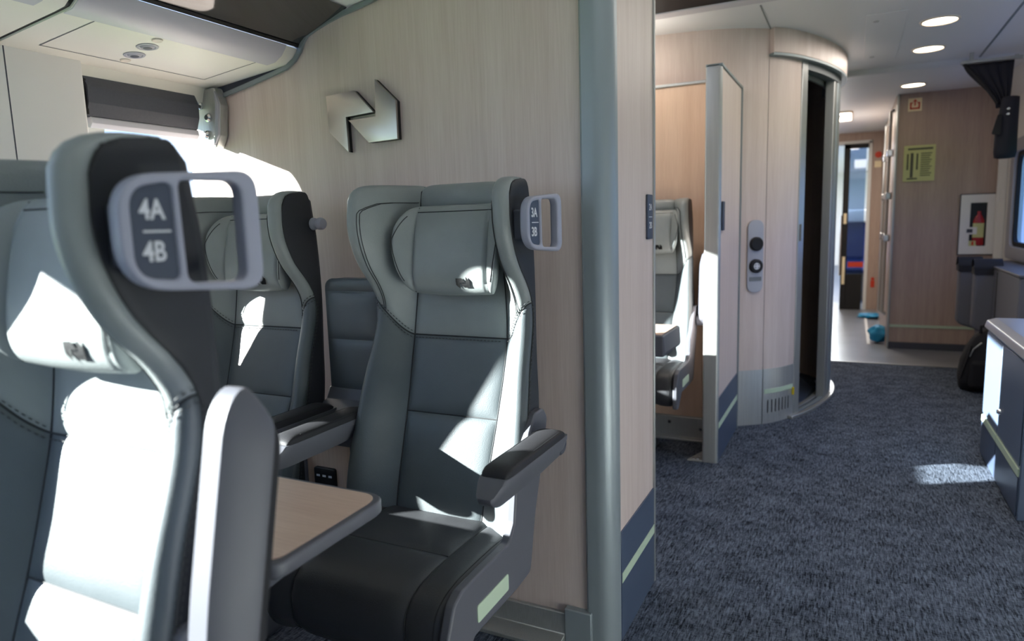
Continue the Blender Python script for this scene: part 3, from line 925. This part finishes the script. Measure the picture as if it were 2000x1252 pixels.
# ------------------------------------------------------------------ curved toilet cubicle
CP = [(-1.93,3.56),(-1.3,3.565),(-.94,3.585),(-.68,3.625),(-.52,3.69),(-.40,3.775),(-.32,3.87),(-.255,3.995),(-.20,4.13),(-.15,4.29),(-.112,4.46),(-.095,4.62),(-.098,4.78),(-.13,4.95),(-.22,5.12),(-.4,5.24),(-.8,5.26),(-1.93,5.26)]
def cat(P, n=6):
    out=[]
    for i in range(len(P)-1):
        p0=Vector(P[max(i-1,0)]); p1=Vector(P[i]); p2=Vector(P[i+1]); p3=Vector(P[min(i+2,len(P)-1)])
        for k in range(n):
            t_=k/n; out.append(.5*((2*p1)+(p2-p0)*t_+(2*p0-5*p1+4*p2-p3)*t_*t_+(3*p1-p0-3*p2+p3)*t_**3))
    out.append(Vector(P[-1])); return out
CC = cat(CP,8); acc=[0]
for a_,b_ in zip(CC,CC[1:]): acc.append(acc[-1]+(b_-a_).length)
def cu_at(s):
    for i in range(len(acc)-1):
        if s<=acc[i+1]:
            u=(s-acc[i])/(acc[i+1]-acc[i]); p=CC[i].lerp(CC[i+1],u); d=(CC[i+1]-CC[i]).normalized(); return p,d
    return CC[-1],(CC[-1]-CC[-2]).normalized()
def s_of(pt):
    j=min(range(len(CC)),key=lambda i:(CC[i]-Vector(pt)).length); return acc[j]
def curved(name, s0, s1, z0, z1, o0, o1, m, parent, n=16, bevel=0):
    """wall strip along the cubicle's plan curve; o0 inner and o1 outer offset (outer = toward the aisle)"""
    b=MB(); ring=[]
    for k in range(n+1):
        p,d=cu_at(lerp(s0,s1,k/n)); nn=Vector((d.y,-d.x)); 
        ring.append((p+nn*o0,p+nn*o1))
    rows=[[(q[1].x,q[1].y,z0) for q in ring],[(q[1].x,q[1].y,z1) for q in ring],[(q[0].x,q[0].y,z1) for q in ring],[(q[0].x,q[0].y,z0) for q in ring],[(q[1].x,q[1].y,z0) for q in ring]]
    b.grid(rows)
    for e in (0,-1):
        q=ring[e]; b.add([(q[0].x,q[0].y,z0),(q[1].x,q[1].y,z0),(q[1].x,q[1].y,z1),(q[0].x,q[0].y,z1)],[(0,1,2,3)])
    return obj(name,b,m,parent,angle=40,bevel=bevel)
wc = thing('wall_cubicle', 'curved wood clad toilet cubicle', None, kind='structure')
sA=s_of((-.52,3.69)); sB=s_of((-.395,3.78)); sC=s_of((-.262,3.98)); sD=s_of((-.225,4.065)); sE=s_of((-.118,4.43)); sF=s_of((-.093,4.66)); sG=s_of((-.22,5.12)); sEnd=acc[-1]
curved('cubicle_panel', 0, sB-.002, .30, HC, -.03, 0, WOOD, wc, 40)
curved('cubicle_panel', sB+.002, sC, .30, 1.905, -.03, 0, WOOD, wc, 12)
curved('panel_joint', sB-.002, sB+.002, 0, HC, -.03, -.004, TRIM, wc, 2)
curved('lintel', sB, sF+.3, 1.91, HC, -.06, .035, WOOD, wc, 40, .004)
curved('lintel_edge', sB, sF+.3, 1.898, 1.91, -.06, .036, TRIM, wc, 40)
curved('door_track', sC, sF+.3, 1.86, 1.90, -.05, .005, DARK, wc, 30)
curved('track_rail', sC, sF+.3, 1.84, 1.90, -.075, -.06, ALU, wc, 30)
curved('door_jamb', sC, sD-.03, 0, 1.905, -.05, .006, ALU, wc, 6, .004)
curved('door_jamb', sE, sE+.07, 0, 1.87, -.05, .0, ALU, wc, 6, .004)
curved('door_jamb', sE+.08, sF+.06, 0, 1.87, -.05, .004, COLM, wc, 8, .004)
curved('cubicle_panel', sF+.06, sEnd, 0, HC, -.03, -.005, WOOD_B, wc, 30)
curved('steel_kick', sA-.3, sB-.003, 0, .30, -.03, .002, STEEL, wc, 12)
curved('steel_kick', sB+.003, sC, 0, .30, -.03, .002, STEEL, wc, 10)
curved('glow_strip', sB+.01, sC-.01, .165, .19, 0, .004, GLOW, wc, 8)
b=MB()
for k in range(7):
    p,d=cu_at(lerp(sB+.035,sC-.05,k/6)); nn=Vector((d.y,-d.x)); q=p+nn*.0035
    u=Vector((d.x,d.y,0))
    c0=Vector((q.x,q.y,.06)); c1=Vector((q.x,q.y,.13))
    b.add([c0-u*.003,c0+u*.003,c1+u*.003,c1-u*.003],[(0,1,2,3)])
finish('vent_slot', mesh_from(b,'v'), BLACK, wc, recalc=False)
# sill rings on the floor
for o_,w_,m_ in ((.03,.03,ALU),(-.005,.025,COLM),(-.045,.03,ALU)):
    curved('sill_ring', sC-.05, sF+.25, 0, .018-.004*abs(o_)*10, o_-w_, o_, m_, wc, 36, .003)
p,d = cu_at(sC-.01); b=MB(); nn=Vector((d.y,-d.x)); q=p+nn*.008
b.box(q.x-.006,q.x+.006,q.y-.006,q.y+.006,.13,.17); obj('yellow_marker', b, YELLOW, wc)
p,d = cu_at(sC+.02); nn=Vector((d.y,-d.x)); q=p+nn*.0075
b=MB(); b.box(q.x-.006,q.x+.006,q.y-.006,q.y+.006,.97,1.06); obj('door_latch', b, DARK, wc, bevel=.003)
# inside
b=MB(); b.prism([(-1.9,3.62),(-.95,3.66),(-.72,3.72),(-.72,3.74),(-.95,3.68),(-1.9,3.64)],'z',0,HC)
b.box(-1.9,-.3,5.1,5.14,0,HC); obj('inner_wall', b, DARK, wc)
b=MB(); b.prism([(-1.9,3.7),(-.56,3.76),(-.40,3.90),(-.30,4.1),(-.22,4.4),(-.19,4.7),(-.3,5.05),(-1.9,5.1)],'z',0,.004); obj('inner_floor', b, KICK, wc)
b=MB(); b.box(-.46,-.44,4.55,5.1,0,.8); b.prism(roundpoly([(4.62,.8),(5.02,.8),(5.02,1.35),(4.62,1.35)],.08,6),'x',-.50,-.47); obj('inner_fitting', b, PLA_D, wc)

# door button plate
t = thing('door_button_panel', 'oval grey plate with two black door buttons on the curved cubicle', 'button panel', (0,0,0))
p,d = cu_at((sA+sB)/2+.012); nn=Vector((d.y,-d.x)); ex=Vector((d.x,d.y,0)); nv=Vector((nn.x,nn.y,0))
org=Vector((p.x,p.y,0))+nv*.006
flat('plate', [roundpoly([(-.044,.715),(.044,.715),(.044,1.09),(-.044,1.09)],.044,8)], .005, PLA_L, ex, Zv, org, t, bevel=.002)
def disc(prof, c, m, par, nm):
    b=MB(); b.lathe(prof,(0,0,0),'z',28); return finish(nm, place(mesh_from(b,nm), ex, Zv, c), m, par)
disc([(.036,0),(.036,.012),(.03,.018),(.02,.018),(0,.016)], org+nv*.005+Zv*.967, RUBBER, t, 'button')
k = disc([(.036,0),(.036,.012),(.03,.018),(.019,.018),(.018,.012),(0,.012)], org+nv*.005+Zv*.853, RUBBER, t, 'button')
disc([(.018,.0),(.017,.005),(0,.005)], org+nv*.016+Zv*.853, WHITE_TXT, k, 'button_face')
b=MB()
for (xx,zz,a) in ((-.008,.007,45),(.008,.007,-45),(-.008,-.007,-45),(.008,-.007,45)):
    c_,s_=cos(radians(a))*.005,sin(radians(a))*.005
    b.tube([org+nv*.0218+ex*(xx-c_)+Zv*(.853+zz-s_), org+nv*.0218+ex*(xx+c_)+Zv*(.853+zz+s_)], .0016, 5)
obj('button_mark', b, BLACK, k)
flat('tactile_strip', [rect(-.034,.034,.775,.797,.002)], .003, DARK, ex, Zv, org+nv*.004, t)

# ------------------------------------------------------------------ end wall, vestibule, next coach
we = thing('wall_end', 'wood clad end wall beside the vestibule', None, kind='structure')
b = MB(); b.prism([(.30,0),(1.06,0),(1.06,1.88),(.93,HC),(.30,HC)],'y',6.36,6.42); obj('end_panel', b, WOOD_B, we)
b = MB(); b.box(.30,.98,6.354,6.361,.178,.20); obj('glow_strip', b, GLOW, we)
b = MB(); b.box(.30,1.03,6.345,6.361,.0,.055); obj('skirting', b, PLA_D, we)
b = MB(); b.box(.288,.302,6.34,6.43,0,HC); obj('edge_trim', b, ALU, we, bevel=.003)
ws = thing('wall_vestibule', 'vestibule side wall with exterior door', None, kind='structure')
b = MB(); b.box(.285,.33,6.42,8.95,0,HC); obj('side_panel', b, WOOD_B, ws)
wf = thing('wall_far', 'wood wall around the doorway to the next coach', None, kind='structure')
b = MB(); b.box(.175,.30,8.95,9.0,0,HC); b.box(-1.0,.175,8.95,9.0,1.93,HC); b.box(-1.6,-.62,8.95,9.0,0,HC); obj('far_panel', b, WOOD_B, wf)
b = MB(); b.box(.14,.178,8.93,9.01,0,1.93); b.box(-.62,.178,8.93,9.01,1.90,1.94); obj('door_frame', b, WHITE, wf, bevel=.004)
b = MB(); b.box(-1.93,-1.0,5.3,5.36,0,HC); obj('side_panel', b, WOOD_B, wf)
# handrails at the exterior door
for k,(x,y,z0,z1) in enumerate(((.268,6.62,.25,1.95),(.262,7.2,.2,1.9))):
    t = thing('grab_rail', ('steel grab rail at the vestibule door, closer to the poster wall','steel grab rail at the vestibule door, further from the poster wall')[k], 'rail', (x,y,0))
    b = MB(); b.tube([(.017,0,z0),(0-.01,0,z0+.02),(-.01,0,z0+.05),(-.01,0,z1-.05),(-.01,0,z1-.02),(.017,0,z1)], .014, 10); obj('rail', b, STEEL, t)
    for zz in (.9,1.25,1.6):
        b = MB(); b.box(-.03,.017,-.03,.03,zz-.03,zz+.03); obj('rail_clamp', b, CHROME, t, bevel=.008)
# sliding door leaf to the next coach
dr = thing('door_1', 'glazed sliding door to the next coach', None, kind='structure', loc=(0,8.9,0))
b = MB(); b.box(-.105,-.045,-.02,.02,0,1.9); b.box(-.105,.14,-.02,.02,1.85,1.9); b.box(-.045,.12,-.018,.018,0,.42); obj('leaf_frame', b, RUBBER, dr, bevel=.004)
b = MB(); b.box(-.045,.12,-.004,.004,.42,1.85); obj('pane', b, GLASS_B, dr)
b = MB(); b.box(-.09,-.06,-.026,-.02,.3,.62); b.box(-.09,-.06,-.026,-.02,1.0,1.12); obj('glow_strip', b, SIGNBG, dr)
b = MB(); b.box(-.03,.13,-.024,-.018,.50,.56); obj('warning_label', b, RED, dr)
b = MB(); b.tube([(-.115,-.03,.4),(-.115,-.03,1.1)], .012, 8); obj('handle', b, CHROME, dr)
# small signs
t = thing('warning_sticker', 'small red pictogram sticker on the wall beside the coach door', 'sticker', (.24,8.945,1.77))
b = MB(); b.lathe([(0,-.004),(.035,-.004),(.035,0)],(0,0,0),'y',20); obj('red_disc', b, RED, t)
b = MB(); b.box(-.035,.035,-.003,0,-.14,-.07); obj('caption_plate', b, SIGNBG, t)
t = thing('floor_sticker', 'small red pictogram low on the wall beside the coach door', 'sticker', (.235,8.945,.30))
b = MB(); b.box(-.02,.02,-.004,0,-.04,.04); b.lathe([(0,-.004),(.018,-.004),(.018,0)],(0,0,.06),'y',14); obj('pictogram', b, RED, t)
# blue bags on the vestibule floor
def blob(name,label,loc,r,m,seed):
    rnd=random.Random(seed); rows=[]
    ph=[rnd.uniform(0,6) for _ in range(6)]
    for j in range(15):
        a=pi*j/14; row=[]
        for i in range(24):
            q=2*pi*i/24; w=1+.16*sin(3*q+ph[0]+2*a)+.12*sin(5*q+ph[1]-3*a)+.08*sin(7*a+ph[2]+q)
            row.append((r[0]*sin(a)*cos(q)*w, r[1]*sin(a)*sin(q)*w, r[2]*(1-cos(a))*.5*(.9+.1*w)))
        rows.append(row)
    b=MB(); b.grid(rows,closed=True); o=obj(name,b,m,angle=80); o.location=loc
    return tag(o,label,'bag')
blob('plastic_bag','crumpled cyan plastic bag on the floor by the end wall corner',(.235,6.62,.002),(.07,.09,.15),BLUEBAG,1)
blob('plastic_bag','flat blue cloth on the vestibule floor near the coach door',(.20,8.2,.002),(.10,.12,.05),BLUEBAG,4)
b=MB(); b.box(.15,.175,6.5,8.6,.001,.006); tag(obj('trim_5',b,WHITE),'pale strip along the vestibule floor',kind='structure')

# next coach
wn = thing('wall_next', 'shell of the next coach', None, kind='structure')
flat('side_wall', [rect(9.05,17,0,2.1)]+[rect(9.6+1.5*k,10.75+1.5*k,.85,1.5,.08) for k in range(4)], .02, WHITE, Yv, Zv, (.95,0,0), wn)
flat('side_wall', [rect(9.05,17,0,2.1)]+[rect(9.6+1.5*k,10.75+1.5*k,.85,1.5,.08) for k in range(4)], .02, WHITE, Yv, Zv, (-1.9,0,0), wn)
b=MB(); b.box(-1.9,.95,9.05,17,2.03,2.06); b.box(-1.9,.95,16.95,17,0,2.06); obj('roof_panel', b, WHITE, wn)
b=MB(); b.box(-1.9,.95,9.6,17,-.05,0); obj('deck', b, KICK, wn)
for k in range(8):
    o = thing('ceiling_light', 'round ceiling light in the next coach, %s of the %s row' % (['first','second','third','fourth'][k//2], ['inner','outer'][k%2]), 'ceiling light', ((-.35,.45)[k%2],10.2+1.1*(k//2),2.03), 'lights of the next coach')
    b=MB(); b.lathe([(0,-.01),(.075,-.01),(.08,0)],(0,0,0),'z',16); obj('lens', b, LAMP, o)
def coach_seat():
    b=MB()
    pr_=[(-.05,.40),(.02,.44),(.35,.46),(.42,.5),(.52,1.05),(.55,1.15),(.6,1.16),(.63,1.1),(.56,.5),(.5,.36),(.1,.34),(-.04,.36)]
    b.prism(roundpoly(pr_,.03,4),'x',-.22,.22)
    o=obj('coach_seat',b,BLUESEAT,None,bevel=.02,seg=3)
    b=MB(); b.box(-.15,.15,.1,.4,0,.35); obj('base',b,DARK,o)
    b=MB(); b.prism(roundpoly([(.46,1.0),(.51,1.17),(.62,1.17),(.63,1.0)],.02,3),'x',-.18,.18); obj('head_cover',b,WHITE,o,bevel=.01)
    return o
cs0=coach_seat(); first=True
rn=['first','second','third','fourth']
for r_ in range(4):
    for x_,nm in ((-.62,'aisle'),(.1,'across the aisle'),(.58,'window')):
        o=cs0 if first else copy_tree(cs0); first=False
        o.location=(x_,9.9+r_*1.0,0)
        tag(o,'blue moquette seat in the next coach, %s row, %s position' % (rn[r_],nm),'seat','blue seats in the next coach')

# ------------------------------------------------------------------ end wall fittings
t = thing('evacuation_poster', 'yellowish safety poster with small diagram on the end wall', 'poster', (.456,6.355,1.49))
b = MB(); b.box(-.108,.108,-.004,0,-.14,.138); obj('sheet', b, PAPER, t)
b = MB(); b.box(-.08,.09,-.0055,-.004,.103,.118)
for k in range(11): b.box(.01,.085-(k%3)*.008,-.0055,-.004,.07-k*.017,.077-k*.017)
for q in (-.085,-.02): b.box(q,q+.012,-.0055,-.004,-.05,.075)
b.box(-.06,-.04,-.0055,-.004,-.11,.08); b.box(-.08,-.01,-.0055,-.004,-.125,-.113)
obj('print', b, INK, t)
t = thing('exit_symbol_sign', 'square cream sign with red arrow-out-of-box symbol near the ceiling', 'sign', (.408,6.355,1.94))
b = MB(); b.box(-.047,.047,-.004,0,-.05,.05); obj('sign_plate', b, SIGNBG, t)
b = MB(); b.box(-.034,.034,-.006,-.004,-.034,-.022); b.box(-.034,-.023,-.006,-.004,-.034,.018); b.box(.023,.034,-.006,-.004,-.034,.018); b.box(-.034,-.014,-.006,-.004,.01,.018); b.box(.014,.034,-.006,-.004,.01,.018)
b.prism([(-.016,.024),(0,.042),(.016,.024),(.005,.024),(.005,-.008),(-.005,-.008),(-.005,.024)],'y',-.006,-.004); obj('symbol', b, RED, t)
t = thing('extinguisher_cabinet', 'white framed recessed fire extinguisher cabinet on the end wall', 'cabinet', (.865,6.355,1.0))
flat('cabinet_frame', [rect(-.115,.115,-.228,.228,.006), rect(-.05,.058,-.165,.165,.004)], .01, WHITE, Xv, Zv, (0,-.004,0), t, bevel=.002)
flat('cabinet_edge', [rect(-.122,.122,-.235,.235,.008), rect(-.115,.115,-.228,.228,.006)], .008, PLA_D, Xv, Zv, (0,-.004,0), t)
b = MB(); b.box(-.055,.063,.001,.004,-.17,.17); obj('cabinet_back', b, BLACK, t)
b = MB(); b.box(-.075,.0,-.016,-.012,-.075,-.02); obj('latch_plate', b, WHITE, t, bevel=.002)
b = MB(); b.box(-.068,-.03,-.018,-.016,-.062,-.034); obj('latch', b, PLA_D, t)
b = MB(); b.box(-.05,.0,-.013,-.010,-.165,-.125); obj('label_sticker', b, PAPER, t)
b = MB(); b.box(-.032,-.018,-.0145,-.013,-.16,-.13); obj('label_mark', b, RED, t)
t = thing('fire_extinguisher', 'red and white fire extinguisher inside the framed cabinet', 'fire extinguisher', (.873,6.352,.84))
b = MB(); b.lathe([(0,0),(.034,0),(.036,.01),(.036,.19),(.02,.225),(.012,.235),(.012,.26),(0,.26)],(.0,.0,0),'z',20); b.v=[(x,y*.18-.004,z) for x,y,z in b.v]; obj('cylinder', b, REDEXT, t)
b = MB(); b.lathe([(.0366,.06),(.0366,.17)],(0,0,0),'z',20); b.v=[(x,y*.18-.0045,z) for x,y,z in b.v]; obj('label_band', b, PAPER, t)

# right wall with windows
flat_r = thing('wall_right', 'pale side wall with windows on the aisle side', None, kind='structure')
WR = [(3.95,5.93,.85,1.50),(2.0,3.75,.84,1.50),(-1.6,-.4,.84,1.50)]
flat('wall_panel', [rect(-2.6,9.05,0,HC)]+[rect(a,b_,c,d_,.09,8) for a,b_,c,d_ in WR], .02, WHITE, Yv, Zv, (1.05,0,0), flat_r)
a,b_,c,d_ = WR[0]
flat('window_reveal', [rect(a-.12,b_+.12,c-.09,d_+.09,.05), rect(a,b_,c,d_,.09,8)], .015, PLA_L, Yv, Zv, (1.015,0,0), flat_r, bevel=.006)
flat('window_gasket', [rect(a-.01,b_+.01,c-.01,d_+.01,.1), rect(a+.03,b_-.03,c+.03,d_-.03,.08,8)], .012, RUBBER, Yv, Zv, (1.03,0,0), flat_r)
for i,w in enumerate(WR):
    b = MB(); b.box(1.052,1.058,w[0]-.01,w[1]+.01,w[2]-.01,w[3]+.01)
    tag(obj('window_%d'%(i+3), b, GLASS_B), 'aisle side window pane', kind='structure')
b = MB(); b.prism([(.985,0),(1.03,0),(1.03,1.82),(.985,1.80),(.97,1.6),(.97,.9)],'y',6.30,6.345); obj('corner_trim', b, WHITE, flat_r, bevel=.01)

# curtain gathered with a strap
t = thing('curtain', 'dark navy curtain hanging from the ceiling and strapped to the window side', 'curtain', (.79,5.0,0))
b = MB(); rows=[]
for j in range(13):
    v=j/12; z=lerp(1.965,1.70,v); xl=lerp(-.225,-.045,sstep(v)**.8); xr=lerp(.03,.05,v) if False else lerp(.02,-.0,v)
    rows.append([(lerp(xl,xr,i/40), (.003+.007*v)*sin(i/40*pi*9), z) for i in range(41)])
b.grid(rows); o=obj('curtain_fall', b, CURTAIN, t, angle=80); so=o.modifiers.new('s','SOLIDIFY'); so.thickness=.01
b = MB(); b.tube([(-.228,-.004,1.968),(-.17,-.008,1.90),(-.11,-.012,1.82),(-.05,-.014,1.725)], .009, 8); obj('curtain_hem', b, FABRIC_K, t)
b = MB(); rows=[]
for z,w_,d_,cx in ((1.405,.03,.02,0),(1.41,.052,.035,0),(1.44,.058,.042,0),(1.55,.056,.045,.0),(1.64,.05,.045,.006),(1.72,.046,.04,.01),(1.755,.044,.036,.012),(1.76,.03,.02,.012)):
    rows.append([(cx+w_*cos(2*pi*i/28)*(1+.08*cos(6*pi*i/28)), d_*sin(2*pi*i/28), z) for i in range(28)])
b.grid(rows,closed=True); b.f += [tuple(range(27,-1,-1)), tuple(range(7*28,8*28))]; b.m += [0,0]; obj('curtain_bundle', b, CURTAIN, t, angle=80)
b = MB(); b.prism(roundpoly([(-.075,1.545),(-.03,1.54),(-.03,1.66),(-.05,1.655)],.008,3),'y',-.052,-.044); obj('strap', b, FABRIC_K, t)
b = MB()
for zz in (1.655,1.685): b.lathe([(0,-.056),(.007,-.055),(.009,-.05)],(.0,0,zz),'y',14)
obj('snap_button', b, CHROME, t)
b = MB(); b.box(-.24,.06,-.02,.02,1.968,1.985); b.box(-.2,-.18,-.01,.01,1.985,HC-.0); b.box(.02,.04,-.01,.01,1.985,1.992); obj('curtain_rail', b, ALU, t)

# folding seats along the aisle-side wall
def fold_seat(x0,x1,y,label):
    t = thing('jump_seat', label, 'folding seat', (0,y,0))
    w=x1-x0
    b=MB(); b.prism(roundpoly([(x0,.34),(x1,.30),(x1,.76),(x0,.76)],[.05,.02,.03,.03],5),'y',-.05,.05); obj('seat_panel', b, SEAT_F, t, bevel=.02, seg=3)
    b=MB(); rows=[]
    for i in range(17):
        q=-pi/2+pi*i/16
        rows.append([(x, .062*sin(q), .735+.062*cos(q)) for x in (x0-.008,x0+.01,x1-.01,x1+.008)])
    b.grid(rows); b.box(x0-.005,x1+.005,-.06,.06,.70,.74); tag(obj('top_pad', b, LEA_A, t, angle=60),'black padded top roll')
    b=MB(); b.box(x0+.02,x1-.01,.05,.08,.36,.68); obj('frame', b, PLA_D, t, bevel=.005)
    return t
fold_seat(.665,.79,5.56,'folded-up dark grey seat nearest the extinguisher cabinet')
fold_seat(.72,.86,5.30,'folded-up dark grey seat in front of the other folded one')
t = thing('wall_cabinet', 'low dark grey wall cabinet beside the folded seats', 'cabinet', (.95,5.1,0))
b=MB(); b.box(-.13,.07,-.6,.75,.06,.735); obj('cabinet_body', b, SEAT_F, t, bevel=.006)
b=MB(); b.box(-.135,.07,-.61,.76,.735,.752); obj('cabinet_top', b, PLA, t, bevel=.005)
b=MB(); b.box(-.133,-.129,.02,.026,.08,.72); obj('door_gap', b, BLACK, t)

# backpack
t = thing('backpack', 'black backpack standing on the carpet beside the counter', 'backpack', (.76,5.0,0))
b=MB(); rows=[]
for z,w_,d_,cx in ((0,.08,.06,0),(.015,.125,.10,0),(.08,.135,.115,0),(.18,.13,.11,.005),(.27,.11,.095,.012),(.33,.085,.075,.02),(.37,.05,.05,.03),(.385,.02,.02,.03)):
    rows.append([(cx+w_*(abs(cos(a))**.7)*(1 if cos(a)>0 else -1), d_*(abs(sin(a))**.7)*(1 if sin(a)>0 else -1)*(1+.05*sin(5*a+9*z)), z) for a in [2*pi*i/32 for i in range(32)]])
b.grid(rows,closed=True); b.f += [tuple(range(31,-1,-1)), tuple(range(7*32,8*32))]; b.m += [0,0]; obj('bag_body', b, FABRIC_K, t, angle=80)
b=MB(); b.prism(roundpoly([(-.09,.03),(.09,.03),(.085,.2),(-.085,.2)],.03,5),'y',-.14,-.09); obj('front_pocket', b, FABRIC_K, t, bevel=.02, seg=3)
b=MB(); b.tube([(-.03,-.03,.36),(-.03,-.035,.40),(.03,-.035,.42),(.07,-.03,.37)], .009, 8); obj('carry_loop', b, FABRIC_K, t)
b=MB(); b.tube([(-.08,-.085,.29),(-.10,-.09,.2),(-.125,-.07,.08)], .01, 8, flat=.6); obj('strap', b, FABRIC_K, t)
b=MB(); b.tube([(-.085,-.088,.22),(-.07,-.1,.27),(-.03,-.095,.31)], .004, 6); obj('zip', b, ALU, t)

# counter
t = thing('counter_cabinet', 'blue-grey service counter with rounded silver top beside the aisle', 'counter', (.56,2.86,0))
b=MB(); b.box(.004,.465,0,.78,0,.575); obj('counter_body', b, COUNTER, t, bevel=.004)
b=MB(); b.prism(roundpoly([(-.012,.588),(.0,.575),(.465,.575),(.465,.628),(.03,.628),(-.004,.617)],[.006,.004,0,0,.02,.012],4),'y',-.012,.79); obj('counter_top', b, COUNTER_T, t, bevel=.004, seg=3)
for y0,y1 in ((.012,.425),(.432,.772)):
    b=MB(); b.box(.0,.004,y0,y1,.20,.568); d_=obj('door', b, COUNTER, t, bevel=.002)
    b=MB(); b.box(-.001,.004,y0,y1,.012,.155); obj('kick_plate', b, KICK, t)
    b=MB(); b.box(-.002,.004,y0,y1,.160,.188); obj('glow_strip', b, GLOW, t)
    if y0<.1:
        b=MB(); b.lathe([(0,-.012),(.008,-.012),(.011,-.006),(.012,0)],(0,.385,.30),'x',16); obj('lock', b, CHROME, d_)

# ------------------------------------------------------------------ light and sky
w = bpy.data.worlds.new('sky'); scene.world = w; w.use_nodes = True
nt = w.node_tree; N = nt.nodes; L = nt.links
for n in list(N): N.remove(n)
out = N.new('ShaderNodeOutputWorld'); bg = N.new('ShaderNodeBackground')
tc = N.new('ShaderNodeTexCoord'); sx = N.new('ShaderNodeSeparateXYZ'); L.new(tc.outputs['Generated'], sx.inputs[0])
mr = N.new('ShaderNodeMapRange'); mr.inputs[1].default_value = -1; mr.inputs[2].default_value = 1
L.new(sx.outputs['X'], mr.inputs[0])
rp = N.new('ShaderNodeValToRGB'); L.new(mr.outputs[0], rp.inputs['Fac'])
rp.color_ramp.elements[0].color = (1.9,2.4,3.3,1); rp.color_ramp.elements[0].position = .05
rp.color_ramp.elements[1].color = (.95,1.4,2.4,1); rp.color_ramp.elements[1].position = .95
e = rp.color_ramp.elements.new(.5); e.color = (1.3,1.5,1.9,1)
mz = N.new('ShaderNodeMapRange'); mz.inputs[1].default_value = .22; mz.inputs[2].default_value = .6
L.new(sx.outputs['Z'], mz.inputs[0])
mxs = N.new('ShaderNodeMix'); mxs.data_type = 'RGBA'; L.new(mz.outputs[0], mxs.inputs[0])
L.new(rp.outputs['Color'], mxs.inputs[6]); mxs.inputs[7].default_value = (1.2,1.8,3.0,1)
L.new(mxs.outputs[2], bg.inputs['Color']); bg.inputs['Strength'].default_value = 1.0
L.new(bg.outputs[0], out.inputs[0])

sl = bpy.data.lights.new('sun','SUN'); sl.energy = 62; sl.angle = radians(.55); sl.color = (1,.96,.9)
so = bpy.data.objects.new('sun', sl); COL.objects.link(so)
so.rotation_euler = Vector((1,SUN_S,-SUN_T)).to_track_quat('-Z','Y').to_euler()

def area(name, loc, sx_, sy_, power, col, rot=(0,0,0)):
    l = bpy.data.lights.new(name,'AREA'); l.shape='RECTANGLE'; l.size=sx_; l.size_y=sy_; l.energy=power; l.color=col
    o = bpy.data.objects.new(name,l); COL.objects.link(o); o.location=loc; o.rotation_euler=rot; return o
area('aisle_fill', (.1,.3,HC-.02), 1.1, 4.4, 7, (1,.97,.93))  # added fill for the seating area, no such fixture
area('aisle_fill', (.1,3.6,HC-.02), .2, 2.4, 10, (1,.93,.85))  # same added fill further along the aisle, stands for no fixture
area('vestibule_lamp', (-.1,7.4,HC-.03), .3, .8, 14, (1,.9,.78))
area('next_coach_fill', (-.3,12.5,2.0), .4, 5, 160, (.9,.95,1))  # added area light that brightens the next coach
area('second_row_lamp', (-1.0,3.05,HC-.04), .3, .2, 3.5, (1,.9,.78))

area('cubicle_upfill', (-1.1,3.3,1.80), .5, .15, 1.3, (1,.92,.82), (pi,0,0))  # added uplight without a fixture, lifts the ceiling above the partition
pl_ = bpy.data.lights.new('vestibule_fill','POINT'); pl_.energy = 7; pl_.shadow_soft_size = .15; pl_.color = (1,.93,.85)
po_ = bpy.data.objects.new('vestibule_fill', pl_); COL.objects.link(po_); po_.location = (-.25,7.4,1.6)  # added point light in mid-air, brightens the vestibule ceiling
# ------------------------------------------------------------------ camera
cd = bpy.data.cameras.new('camera'); cam = bpy.data.objects.new('camera', cd); COL.objects.link(cam)
cd.sensor_fit = 'HORIZONTAL'; cd.sensor_width = 36.0; cd.lens = 1332/2000*36.0
cd.clip_start = .02; cd.clip_end = 200
def dirc(px,py):
    return Vector((px-1000.0, -(py-626.0), -1332.0)).normalized()
yc = dirc(1665,420); xc = -dirc(-1700,520); xc = (xc-yc*xc.dot(yc)).normalized(); zc = xc.cross(yc)
R = Matrix((xc,yc,zc))            # camera -> world
cam.matrix_world = Matrix.Translation((0,0,1.10)) @ R.to_4x4()
cd.dof.use_dof = True; cd.dof.focus_distance = 1.62; cd.dof.aperture_fstop = 3.2
scene.camera = cam

scene.view_settings.view_transform = 'Standard'
scene.view_settings.look = 'None'
scene.view_settings.exposure = 0.14
scene.cycles.max_bounces = 10; scene.cycles.diffuse_bounces = 5; scene.cycles.glossy_bounces = 4
scene.cycles.transparent_max_bounces = 12
scene.cycles.sample_clamp_indirect = 6.0
scene.cycles.caustics_reflective = False; scene.cycles.caustics_refractive = False
